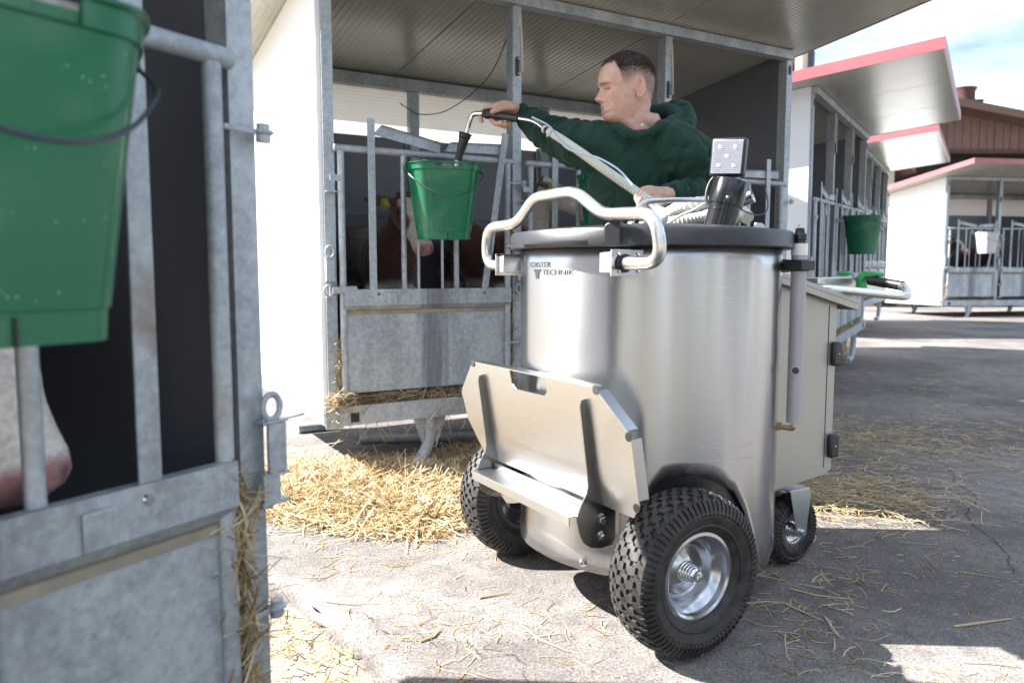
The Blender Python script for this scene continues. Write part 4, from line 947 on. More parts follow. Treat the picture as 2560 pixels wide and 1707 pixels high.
FR=[(-.04,.035),(-.015,.050),(.0,.078),(.008,.098),(.018,.1055),(.028,.1035),(.037,.1115),(.045,.1075),(.053,.1135),(.062,.1065),(.072,.1095),(.09,.1055),(.105,.1055),(.117,.1065),(.127,.1155),(.14,.1175),(.16,.1155),(.18,.110),(.195,.100),(.21,.086),(.222,.066),(.232,.040),(.240,.012)]
BK=[(-.04,-.062),(0,-.058),(.03,-.060),(.06,-.066),(.08,-.073),(.10,-.079),(.13,-.084),(.16,-.083),(.18,-.077),(.20,-.064),(.215,-.048),(.228,-.026),(.240,.006)]
WD=[(-.04,.055),(-.01,.053),(0,.050),(.012,.052),(.02,.056),(.04,.062),(.06,.067),(.08,.071),(.10,.074),(.13,.077),(.16,.078),(.18,.075),(.20,.067),(.215,.055),(.228,.036),(.240,.004)]
def g(x,s): return math.exp(-(x/s)**2)
def head_pt(z,t,inf=0):
    "t=0 front, pi back; returns point in head space (x lateral, y forward, z up from chin)"
    f=interp(FR,z); b=interp(BK,z); w=interp(WD,z)+inf
    f+=inf; b-=inf; mid=(f+b)/2-.004; c=math.cos(t); s=math.sin(t)
    ex=.86 if c>0 else .92
    y=mid+((f-mid) if c>0 else (mid-b))*(abs(c)**ex)*(1 if c>0 else -1); x=w*(abs(s)**.9)*(1 if s>0 else -1)
    if c>0:
        # nose, lips, chin, eye hollows, cheekbones
        nz=interp([(.062,0),(.070,.009),(.076,.021),(.082,.027),(.088,.0265),(.096,.0205),(.106,.014),(.116,.008),(.124,.002),(.13,0)],z)
        y+=nz*g(x,.0125 if z>.09 else .0150)+interp([(.064,0),(.072,.004),(.080,.008),(.090,.003),(.10,0)],z)*(g(x-.015,.006)+g(x+.015,.006))
        y-=.0095*(g(abs(x)-.033,.016)*g(z-.114,.010)); y+=.004*g(abs(x)-.032,.022)*g(z-.128,.006)
        y+=.005*g(abs(x)-.047,.018)*g(z-.092,.015); y-=.003*g(abs(x)-.040,.012)*g(z-.060,.014)
        y-=.0035*g(x,.026)*g(z-.0455,.0022)*1
        y+=.0015*g(x,.018)*(g(z-.053,.005)+g(z-.037,.005))
    return Vector((x,y,z))
def head_mb():
    b=MB(); zs=[-.04,-.02,-.008]+[.0+.003*i for i in range(77)]+[.2335,.2365,.2395]; n=96
    for z in zs:
        for j in range(n): b.v.append(tuple(head_pt(z,2*math.pi*j/n)))
    for i in range(len(zs)-1):
        for j in range(n): b.f.append((i*n+j,i*n+(j+1)%n,(i+1)*n+(j+1)%n,(i+1)*n+j)); b.m.append(0)
    b.f.append(tuple(range(n-1,-1,-1))); b.f.append(tuple((len(zs)-1)*n+j for j in range(n)))
    return b
def ear_mb(q):
    b=MB(); c=Vector((q*.0785,-.006,.098)); pts=[]
    for k in range(27):
        a=-2.35+k*(5.0/26); pts.append(c+Vector((q*(.008+.004*math.cos(a)),-math.cos(a)*.017*(1 if math.cos(a)>0 else .8)-.002-.006*math.sin(a)*0,math.sin(a)*.031+.001)))
    # rim runs from the lobe round the back to the front crease
    b.tube(pts,[.0042+.0016*(k<5) for k in range(27)],8)
    b.tube([c+Vector((q*.004,.010,.006)),c+Vector((q*.007,.004,.013)),c+Vector((q*.008,-.003,.020))],.0028,6)
    b.tube([c+Vector((q*.004,.004,-.012)),c+Vector((q*.007,-.006,-.010)),c+Vector((q*.009,-.010,.002)),c+Vector((q*.009,-.009,.014))],.0032,6)
    b.sphere(c+Vector((q*.0015,-.003,0)),(.006,.0155,.028),12); b.sphere(c+Vector((q*.006,.002,-.027)),(.0045,.007,.008),10); b.sphere(c+Vector((q*.004,.011,-.003)),(.005,.004,.006),8)
    return b
person=thing('person','man in a dark green hoodie holding the milk nozzle over the green bucket','person',(.50,2.92,0))
PI_=Matrix.Translation(person.location).inverted()
# head placement: looks to the photo's left, a little down
hf=Vector((-.995,-.10,-.045)).normalized(); up=Vector((.02,.03,1)); hx=hf.cross(up).normalized(); up=hx.cross(hf).normalized()
HS=1.0
earw=at(1597,221,2.70); Rm=Matrix((hx,hf,up)).transposed()
horg=earw-(Rm@Vector((-.0785,-.006,.098)))*HS
HMx=Matrix.Translation(horg)@Rm.to_4x4()@Matrix.Scale(HS,4)
def tomb(b,M):
    c=MB(); c.v=[tuple(M@Vector(v)) for v in b.v]; c.f=list(b.f); c.m=list(b.m); return c
# joints
SR=at(1462,362,2.84); ER=at(1385,350,3.02); WR=at(1298,278,3.17)
SLh=at(1722,366,2.70); EL=at(1785,462,2.80); WL=at(1672,487,2.60)
NB=at(1636,318,2.80); CH_=Vector((.495,2.83,1.24)); BE=Vector((.50,2.90,1.05)); PV=Vector((.50,2.93,.93))
HN=HMx@Vector((0,-.018,.02))
V=[PV,BE,CH_,NB,HN,SR,ER,WR,SLh,EL,WL]
rad=[(.085,.085),(.08,.08),(.08,.08),(.045,.045),(.052,.052),.036,.032,.029,.036,.032,.030]
Ed=[(0,1),(1,2),(2,3),(3,4),(2,5),(5,6),(6,7),(2,8),(8,9),(9,10)]
for q,dy in ((-1,.05),(1,-.02)):
    h=len(V); V+=[Vector((.50+q*.10,2.94,.88)),Vector((.50+q*.13,2.92+dy,.50)),Vector((.50+q*.14,2.96+dy,.10)),Vector((.50+q*.15,2.86+dy,.045)),Vector((.50+q*.16,2.79+dy,.035))]
    rad+=[.095,.062,.042,.040,.035]; Ed+=[(0,h),(h,h+1),(h+1,h+2),(h+2,h+3),(h+3,h+4)]
bodysk=skin_mesh(V,Ed,rad)
def finger(pts,r0,r1):
    n=len(pts); p=smooth_path(pts,4); k=len(p); b=MB(); b.tube(p,[r0+(r1-r0)*i/(k-1) for i in range(k)],10); b.sphere(p[-1],r1*1.0,10); b.sphere(p[0],r0,10); return b
nkb=MB(); nkb.tube([HMx@Vector((0,-.012,.055)),HMx@Vector((0,-.012,.0)),NB.lerp(HMx@Vector((0,-.012,.0)),.4),NB+Vector((0,0,-.05))],[.057,.057,.055,.052],24)
parts=[nkb,bodysk,tomb(head_mb(),HMx),tomb(ear_mb(-1),HMx),tomb(ear_mb(1),HMx)]
# right hand, over the grip from behind: palm above and behind it, fingers wrapped under
Yh=3.10
def A(u,v,dy=0): return at(u,v,Yh+dy)
pm=MB()
def blob(c,r,b=pm,M=None): b.sphere(c,r,14,M=M)
parts.append(finger([WR,A(1283,272,.03),A(1262,268,.015),A(1246,270,.01)],.029,.025))
parts.append(finger([WR,A(1284,282,.045),A(1262,282,.035),A(1244,284,.03)],.026,.022))
parts.append(finger([A(1284,270,.0),A(1262,270,-.012),A(1246,274,-.024),A(1230,279,-.026)],.0165,.0095))     # thumb lying along the near side
parts.append(finger([A(1262,264,.02),A(1234,266,.03),A(1210,277,.055),A(1201,290,.055),A(1204,303,.045)],.0150,.0098))   # index stretched forward
parts.append(finger([A(1256,268,.03),A(1236,277,.05),A(1228,296,.035),A(1240,309,.002),A(1254,307,-.018)],.0140,.0105))
parts.append(finger([A(1264,270,.03),A(1246,279,.055),A(1240,298,.04),A(1252,313,.004),A(1266,309,-.018)],.0138,.0102))
parts.append(finger([A(1272,274,.03),A(1258,281,.055),A(1252,300,.042),A(1262,317,.006),A(1275,307,-.016)],.0125,.0092))
# left hand closed round the hose
Yh=2.53
def A(u,v,dy=0): return at(u,v,Yh+dy)
parts.append(finger([WL,A(1655,488,.05),A(1636,486,.02),A(1620,484,.005)],.030,.026))
parts.append(finger([WL,A(1650,502,.06),A(1632,505,.03),A(1616,503,.02)],.027,.023))
parts.append(finger([A(1640,478,0),A(1620,474,-.018),A(1600,482,-.034),A(1593,497,-.032),A(1602,505,-.022)],.0155,.0110))
parts.append(finger([A(1642,488,0),A(1622,486,-.024),A(1604,496,-.040),A(1599,511,-.036),A(1610,518,-.022)],.0150,.0108))
parts.append(finger([A(1645,500,0),A(1630,500,-.024),A(1612,509,-.040),A(1609,523,-.036),A(1620,528,-.020)],.0145,.0104))
parts.append(finger([A(1650,512,0),A(1638,513,-.02),A(1624,521,-.034),A(1622,532,-.028),A(1632,536,-.015)],.0130,.0095))
parts.append(finger([A(1640,482,.02),A(1618,476,.025),A(1600,480,.02),A(1590,488,.005)],.0155,.0105))
me=remesh(join_np(parts),.0032,5,.5)
# colours by place: lips, ruddy cheeks and ears, stubble on the scalp under the hair
co=mesh_np(me); inv=np.array(HMx.inverted()); hc=co@inv[:3,:3].T+inv[:3,3]
attr=me.color_attributes.new('tint','FLOAT_COLOR','POINT'); base=np.array([.50,.300,.225]); col=np.tile(base,(len(co),1))
def G3(c,s): return np.exp(-(((hc-np.array(c))/np.array(s))**2).sum(1))
def mixc(m,c):
    global col
    m=np.clip(m,0,1)[:,None]; col=col*(1-m)+np.array(c)*m
mixc(.4*(G3((-.05,.085,.085),(.03,.03,.025))+G3((.05,.085,.085),(.03,.03,.025))),(.56,.20,.15)); mixc(.6*G3((0,.132,.083),(.018,.015,.014)),(.56,.20,.15))
mixc(.45*(G3((-.084,-.006,.1),(.012,.022,.036))+G3((.084,-.006,.1),(.012,.022,.036))),(.58,.20,.15))
mixc(.85*G3((0,.113,.0455),(.024,.018,.0095)),(.42,.13,.11))
mixc(.35*G3((0,.10,.02),(.05,.03,.03))+.3*G3((0,.108,.063),(.03,.02,.008)),(.30,.19,.15))
# brows
mixc(.55*(np.exp(-((np.abs(hc[:,0])-.034)/.017)**2-((hc[:,2]-.1275-.05*(np.abs(hc[:,0])-.03)*0)/.0035)**2)*(hc[:,1]>.07)),(.17,.09,.055))
mixc(.8*(np.exp(-((np.abs(hc[:,0])-.032)/.013)**2-((hc[:,2]-.1125)/.0018)**2)*(hc[:,1]>.07)),(.09,.045,.035))
mixc(.75*np.exp(-((np.abs(hc[:,0])-.010)/.005)**2-((hc[:,2]-.0715)/.003)**2)*(hc[:,1]>.11),(.10,.03,.02))
def hairmask(x,y,z):
    "1 inside the haired scalp, fading at the clipped sides"
    ax_=np.abs(x)
    front=.196-.30*np.maximum(0,ax_-.030)*0-.0*ax_            # front hairline height
    # hairline in side view: from forehead (y .10,z .193) back over the temple (y .055,z .165), sideburn (y .028,z .108), over ear (y -.01,z .135), behind (y -.04,z .075), nape z .045
    hl=np.interp(-y,[-.12,-.095,-.066,-.052,-.040,-.026,.004,.024,.038,.060,.09],[.197,.193,.188,.120,.108,.110,.135,.128,.085,.058,.050])
    return np.clip((z-hl)/.034,0,1)
hm=hairmask(hc[:,0],hc[:,1],hc[:,2])*(hc[:,2]>.03)*(np.abs(hc[:,0])<.095)*(hc[:,1]>-.11)*(hc[:,2]<.26)*(hc[:,1]<.125)
hm=hm*(1-np.clip(2*(G3((-.086,-.006,.1),(.009,.02,.034))+G3((.086,-.006,.1),(.009,.02,.034))),0,1))
mixc(.88*hm*np.clip((hc[:,2]-.15)/.04,0,1),(.050,.030,.024)); mixc(.72*hm*(1-np.clip((hc[:,2]-.15)/.04,0,1)),(.125,.085,.070))
rgba=np.ones((len(co),4)); rgba[:,:3]=col; attr.data.foreach_set('color',rgba.ravel())
def skin_material():
    m,nt,b=newmat('skin'); L=nt.links.new
    at_=N(nt,'ShaderNodeAttribute',attribute_name='tint'); tc=N(nt,'ShaderNodeTexCoord'); nz=N(nt,'ShaderNodeTexNoise'); nz.inputs['Scale'].default_value=60; nz.inputs['Detail'].default_value=6; L(tc.outputs['Object'],nz.inputs[0])
    r=N(nt,'ShaderNodeMapRange'); r.inputs[3].default_value=.88; r.inputs[4].default_value=1.10; r.inputs[1].default_value=.3; r.inputs[2].default_value=.7; L(nz.outputs[0],r.inputs[0])
    mx=N(nt,'ShaderNodeMix',data_type='RGBA',blend_type='MULTIPLY'); mx.inputs[0].default_value=1; L(at_.outputs[0],mx.inputs[6]); L(r.outputs[0],mx.inputs[7]); L(mx.outputs[2],b.inputs['Base Color'])
    b.inputs['Roughness'].default_value=.46; b.inputs['Subsurface Weight'].default_value=.12; b.inputs['Subsurface Radius'].default_value=(1,.3,.15); b.inputs['Subsurface Scale'].default_value=.006
    bp=N(nt,'ShaderNodeBump'); bp.inputs['Strength'].default_value=.15; bp.inputs['Distance'].default_value=.002; L(nz.outputs[0],bp.inputs['Height']); L(bp.outputs[0],b.inputs['Normal'])
    return m
SKIN=skin_material()
me.transform(PI_); me.name='body'; me.materials.clear(); me.materials.append(SKIN)
bo=link(bpy.data.objects.new('body',me)); bo.parent=person
# hair: short tufts growing from the scalp
hr=MB(); rnd=random.Random(5)
for k in range(26000):
    z=.045+.197*rnd.random()**.75; t=rnd.uniform(-math.pi,math.pi); p=head_pt(z,t); 
    if float(hairmask(np.array(p.x),np.array(p.y),np.array(p.z)))*(.28+.72*smoothstep(.13,.175,z))<rnd.random(): continue
    if abs(p.x)>.066 and -.032<p.y<.014 and z<.132: continue
    q=head_pt(min(z+.003,.2395),t,.004); top=smoothstep(.135,.20,z); nn_=(q-p); nrm=Vector((p.x,(p.y-.015)*.9,(z-.12)*.8)).normalized()
    ln=.0035+.0105*top; dr=(nrm+Vector((rnd.uniform(-.4,.4),rnd.uniform(-.2,.6),rnd.uniform(-.3,.3)))).normalized(); s_=dr.cross(Vector((rnd.random(),rnd.random(),rnd.random()))).normalized()*.0009
    A0=p-nrm*.001; hr.v+=[tuple(PI_@(HMx@(A0-s_))),tuple(PI_@(HMx@(A0+s_))),tuple(PI_@(HMx@(A0+dr*ln)))]; i=len(hr.v); hr.f.append((i-3,i-2,i-1)); hr.m.append(0)
HAIR=mat('short_brown_hair',(.062,.040,.031),.55); hr.build('hair',HAIR,person,smooth=False)
# hair cap under the tufts so that the top reads dense
hcap=MB(); zs=[.150+.0045*i for i in range(20)]+[.2385]; n=72
for z in zs:
    for j in range(n): 
        p=head_pt(z,2*math.pi*j/n); m_=float(hairmask(np.array(p.x),np.array(p.y),np.array(p.z)))*smoothstep(.15,.20,z); q=head_pt(z,2*math.pi*j/n,-.004+.0070*m_+.0015*m_*noise.noise(Vector((p.x,p.y,p.z))*180)); hcap.v.append(tuple(PI_@(HMx@(q+Vector((0,0,.004*smoothstep(.19,.235,z)*m_))))))
for i in range(len(zs)-1):
    for j in range(n): hcap.f.append((i*n+j,i*n+(j+1)%n,(i+1)*n+(j+1)%n,(i+1)*n+j)); hcap.m.append(0)
hcap.f.append(tuple((len(zs)-1)*n+j for j in range(n))); hcap.m.append(0)
hcap.build('hair_cap',HAIR,person,sharp=9)
# eye
for q in (-1,1):
    e=MB(); e.sphere(PI_@(HMx@Vector((q*.0325,.0795,.1105))),.0112,14); e.build('eye',mat('eyeball',(.55,.50,.46),.2) if q<0 else bpy.data.materials['eyeball'],person)
# brows, lashes and a lid crease, laid on the face
def fsurf(x,z,inf=.0008):
    best=min((head_pt(z,t*.01,inf) for t in range(0,150)),key=lambda p:abs(p.x-abs(x))); return Vector((best.x*(1 if x>0 else -1),best.y,best.z))
BRW=mat('eyebrow',(.22,.125,.09),.7); LSH=mat('eyelash',(.09,.05,.04),.6)
for q in (-1,1):
    b=MB(); b.tube([PI_@(HMx@(fsurf(q*(.014+.006*k),.1262+.0035*math.sin(.55*k)))) for k in range(8)],[.0012,.0022,.0026,.0027,.0025,.0022,.0017,.0010],8); b.build('eyebrow',BRW,person)
    b=MB(); b.tube([PI_@(HMx@(fsurf(q*(.019+.0045*k),.1115+.0016*math.sin(.5*k)-.0006*k,.0006))) for k in range(8)],[.0006,.0013,.0016,.0016,.0016,.0015,.0012,.0006],8); b.build('eyelid_line',LSH,person)
    b=MB(); b.tube([PI_@(HMx@(fsurf(q*(.006+.004*k),.0462-.0002*k*k*.3,.0004))) for k in range(6)],[.0008,.0010,.0010,.0010,.0008,.0005],6); b.build('lip_line',mat('lip_line',(.20,.06,.05),.6) if q<0 else bpy.data.materials['lip_line'],person)
# hoodie -------------------------------------------------------------
hoodb=MB(); n=40; secs=[(.84,.490,2.930,.180,.145),(.87,.490,2.930,.196,.155),(.95,.487,2.915,.190,.150),(1.05,.480,2.890,.190,.150),(1.15,.472,2.865,.192,.152),(1.24,.468,2.845,.196,.150),(1.30,.474,2.830,.182,.135),(1.345,.485,2.82,.150,.115),(1.375,.50,2.81,.105,.09),(1.395,.505,2.81,.06,.06)]
for (z,cx,cy,rx,ry) in secs:
    for j in range(n): a_=2*math.pi*j/n; hoodb.v.append((cx+rx*math.cos(a_),cy+ry*math.sin(a_),z))
for i in range(len(secs)-1):
    for j in range(n): hoodb.f.append((i*n+j,i*n+(j+1)%n,(i+1)*n+(j+1)%n,(i+1)*n+j))
hoodb.f.append(tuple(range(n-1,-1,-1))); hoodb.f.append(tuple((len(secs)-1)*n+j for j in range(n)))
def limb(b,pts,rr,seg=5):
    p=smooth_path(pts,seg); u=np.linspace(0,1,len(p)); r=np.interp(u,np.linspace(0,1,len(rr)),rr); b.tube(p,list(r),24); b.sphere(p[0],r[0]*.99,20); b.sphere(p[-1],r[-1]*.98,16)
limb(hoodb,[Vector((.40,2.82,1.33)),at(1470,366,2.84),at(1405,350,2.99),at(1345,316,3.10),at(1304,284,3.155)],[.115,.092,.074,.062,.037])
limb(hoodb,[Vector((.55,2.80,1.34)),at(1700,380,2.73),at(1757,425,2.77),at(1775,463,2.80),at(1735,482,2.72),at(1672,487,2.61)],[.11,.092,.080,.070,.058,.038])
limb(hoodb,[at(1500,352,2.84),at(1610,350,2.82),at(1706,362,2.74)],[.062,.062,.065])
hk=hoodb
hoodp=MB()
# hood lying on the shoulders: rolled edge round the neck, high and thick behind it
def ell(b,pts,rr): p=smooth_path(pts,5); u=np.linspace(0,1,len(p)); b.tube(p,list(np.interp(u,np.linspace(0,1,len(rr)),rr)),16); b.sphere(p[0],rr[0]*.98,12); b.sphere(p[-1],rr[-1]*.98,12)
ell(hoodp,[at(1606,340,2.665),at(1570,332,2.69),at(1543,316,2.75),at(1550,300,2.86),at(1600,285,2.95),at(1655,280,2.93),at(1685,284,2.87),at(1690,298,2.79),at(1662,312,2.72),at(1632,328,2.68),at(1606,342,2.66)],[.014,.017,.018,.022,.030,.034,.030,.026,.022,.017,.014])
ell(hoodp,[at(1640,288,2.98),at(1690,268,2.93),at(1713,276,2.86),at(1722,300,2.80),at(1716,322,2.76)],[.030,.030,.026,.028,.026])
ell(hoodp,[at(1640,268,2.95),at(1680,258,2.92),at(1704,262,2.88)],[.014,.017,.014])
mh=remesh(join_np([hk,hoodp]),.0055,3,.5)
# push folds into the cloth
co=mesh_np(mh); mh.calc_loop_triangles() if hasattr(mh,'calc_loop_triangles') else None
nr=np.empty(len(co)*3); mh.vertices.foreach_get('normal',nr) if False else None
nr=np.array([tuple(v.normal) for v in mh.vertices])
def seg_coord(P,a,b):
    a=np.array(a);b=np.array(b); d=b-a; L=np.linalg.norm(d); d/=L; t=(P-a)@d; rr=np.linalg.norm((P-a)-np.outer(t,d),axis=1); return t/L,rr
disp=np.zeros(len(co))
for (a,b,fr,amp) in ((SR,ER,6,.0075),(ER,WR,8,.0065),(SLh,EL,6,.0075),(EL,WL,9,.0065)):
    t,rr=seg_coord(co,a,b); m=np.exp(-(np.maximum(0,rr-.085)/.03)**2)*((t>-.15)&(t<1.1)); ph=np.array([noise.noise(Vector(tuple(p*11.0)))*2.6 for p in co]); s=np.sin(t*fr*2*math.pi*.55+ph*1.8); disp+=m*amp*s*(.6+.4*np.sin(ph*2))
fold=np.array([noise.noise(Vector((p[0]*9+p[2]*4,p[1]*9,p[2]*5))) for p in co]); fine=np.array([noise.noise(Vector(tuple(p*26))) for p in co])
disp+=.008*fold*(np.abs(fold)**.25)+.003*fine
cr1=np.array([noise.noise(Vector((p[0]*7+p[2]*5,p[1]*6,p[2]*4-p[0]*3+7))) for p in co]); cr2=np.array([noise.noise(Vector((p[0]*12-p[2]*8+3,p[1]*10,p[2]*9+p[0]*5))) for p in co])
disp-=.0075*np.exp(-(cr1/.055)**2)*np.clip(.5+fold*1.5,0,1)+.0045*np.exp(-(cr2/.05)**2)*np.clip(.4-fold*1.5,0,1)
# drawn folds running from the raised arm across the chest
for (c,dx,dz,amp,w_) in ((np.array(at(1490,380,2.70)),.9,-.45,.009,.012),(np.array(at(1500,430,2.70)),.8,-.6,.008,.012),(np.array(at(1540,340,2.72)),.75,-.65,.008,.011),(np.array(at(1700,430,2.60)),-.35,-.9,.008,.014),(np.array(at(1660,370,2.60)),-.2,-.95,.006,.013)):
    d=np.array([dx,0,dz]); d/=np.linalg.norm(d); v=co-c; t=v@d; pr=v-np.outer(t,d); dd=np.sqrt(pr[:,0]**2+pr[:,2]**2); disp-=amp*np.exp(-(dd/w_)**2-(t/.11)**2)
set_np(mh,co+nr*disp[:,None])
def cloth(name,c,c2):
    m,nt,b=newmat(name); L=nt.links.new
    tc=N(nt,'ShaderNodeTexCoord'); nz=N(nt,'ShaderNodeTexNoise'); nz.inputs['Scale'].default_value=260; nz.inputs['Detail'].default_value=4; L(tc.outputs['Object'],nz.inputs[0]); n2=N(nt,'ShaderNodeTexNoise'); n2.inputs['Scale'].default_value=12; n2.inputs['Detail'].default_value=6; L(tc.outputs['Object'],n2.inputs[0])
    ad=N(nt,'ShaderNodeMath',operation='MULTIPLY'); L(nz.outputs[0],ad.inputs[0]); L(n2.outputs[0],ad.inputs[1]); r=N(nt,'ShaderNodeMapRange'); r.inputs[1].default_value=.14; r.inputs[2].default_value=.38; L(ad.outputs[0],r.inputs[0])
    mx=N(nt,'ShaderNodeMix',data_type='RGBA'); mx.inputs[6].default_value=(*c,1); mx.inputs[7].default_value=(*c2,1); L(r.outputs[0],mx.inputs[0]); L(mx.outputs[2],b.inputs['Base Color']); b.inputs['Roughness'].default_value=.9; b.inputs['Sheen Weight'].default_value=.06; b.inputs['Specular IOR Level'].default_value=.2
    bp=N(nt,'ShaderNodeBump'); bp.inputs['Strength'].default_value=.35; bp.inputs['Distance'].default_value=.0015; L(nz.outputs[0],bp.inputs['Height']); L(bp.outputs[0],b.inputs['Normal']); return m
HOOD=cloth('green_cotton_fleece',(.008,.030,.021),(.015,.046,.033))
mh.transform(PI_); mh.materials.clear(); mh.materials.append(HOOD); mh.name='hoodie'
for p in mh.polygons: p.use_smooth=True
ho=link(bpy.data.objects.new('hoodie',mh)); ho.parent=person
# cuffs and eyelet
for a,b_ in ((WR,ER),(WL,EL)):
    d=(b_-a).normalized(); M=PI_@(Matrix.Translation(a+d*.004)@d.to_track_quat('Z','Y').to_matrix().to_4x4()); c=MB(); c.lathe([(.030,.0),(.0365,.0),(.0395,.006),(.0395,.040),(.043,.050),(.036,.052)],28,M=M); c.build('cuff',HOOD,ho)
ey=at(1606,312,2.66); 
c=MB(); c.lathe([(.0018,0),(.0030,0),(.0030,.001),(.0018,.001)],12,M=PI_@Matrix.Translation(ey)@Matrix.Rotation(R(75),4,'X'),close=True); c.build('eyelet',POLISH,ho)
# trousers and boots
Vt=[PV+Vector((0,0,.02)),PV+Vector((0,0,-.05))]; rt_=[(.175,.135),(.165,.13)]; Et=[(0,1)]; bt=[]
for q,dy in ((-1,.05),(1,-.02)):
    h=len(Vt); Vt+=[Vector((.50+q*.10,2.94,.82)),Vector((.50+q*.13,2.92+dy,.50)),Vector((.50+q*.14,2.95+dy,.09))]; rt_+=[.110,.080,.066]; Et+=[(1,h),(h,h+1),(h+1,h+2)]
    c=MB(); c.tube(smooth_path([Vector((.50+q*.14,2.985+dy,.05)),Vector((.50+q*.145,2.92+dy,.055)),Vector((.50+q*.155,2.84+dy,.045)),Vector((.50+q*.162,2.77+dy,.036))],4),[.048]*4+[.052]*4+[.046]*4+[.030],14); c.tube([Vector((.50+q*.14,2.965+dy,.05)),Vector((.50+q*.14,2.965+dy,.17))],[.052,.055],14); c.v=[tuple(PI_@Vector(v)) for v in c.v]; c.build('boot',BLACKP,person)
mt=remesh(skin_mesh(Vt,Et,rt_),.012,2); mt.transform(PI_); mt.name='trousers'; mt.materials.clear(); mt.materials.append(cloth('dark_work_trousers',(.018,.021,.030),(.032,.036,.05))); to_=link(bpy.data.objects.new('trousers',mt)); to_.parent=person
for p in mt.polygons: p.use_smooth=True
# ================================================================== CALVES
def fur(name):
    m,nt,b=newmat(name); L=nt.links.new; at_=N(nt,'ShaderNodeAttribute',attribute_name='tint'); tc=N(nt,'ShaderNodeTexCoord'); nz=N(nt,'ShaderNodeTexNoise'); nz.inputs['Scale'].default_value=70; nz.inputs['Detail'].default_value=7; nz.inputs['Roughness'].default_value=.7; L(tc.outputs['Object'],nz.inputs[0])
    r=N(nt,'ShaderNodeMapRange'); r.inputs[3].default_value=.65; r.inputs[4].default_value=1.3; r.inputs[1].default_value=.3; r.inputs[2].default_value=.7; L(nz.outputs[0],r.inputs[0])
    mx=N(nt,'ShaderNodeMix',data_type='RGBA',blend_type='MULTIPLY'); mx.inputs[0].default_value=1; L(at_.outputs[0],mx.inputs[6]); L(r.outputs[0],mx.inputs[7]); L(mx.outputs[2],b.inputs['Base Color']); b.inputs['Roughness'].default_value=.8; b.inputs['Sheen Weight'].default_value=.3
    bp=N(nt,'ShaderNodeBump'); bp.inputs['Strength'].default_value=.6; bp.inputs['Distance'].default_value=.004; L(nz.outputs[0],bp.inputs['Height']); L(bp.outputs[0],b.inputs['Normal']); return m
FUR=fur('calf_coat'); EYEB=mat('calf_eye',(.01,.008,.008),.08); TAGY=mat('ear_tag_yellow',(.25,.30,.04),.4); PINK=mat('calf_nose',(.42,.19,.18),.35)
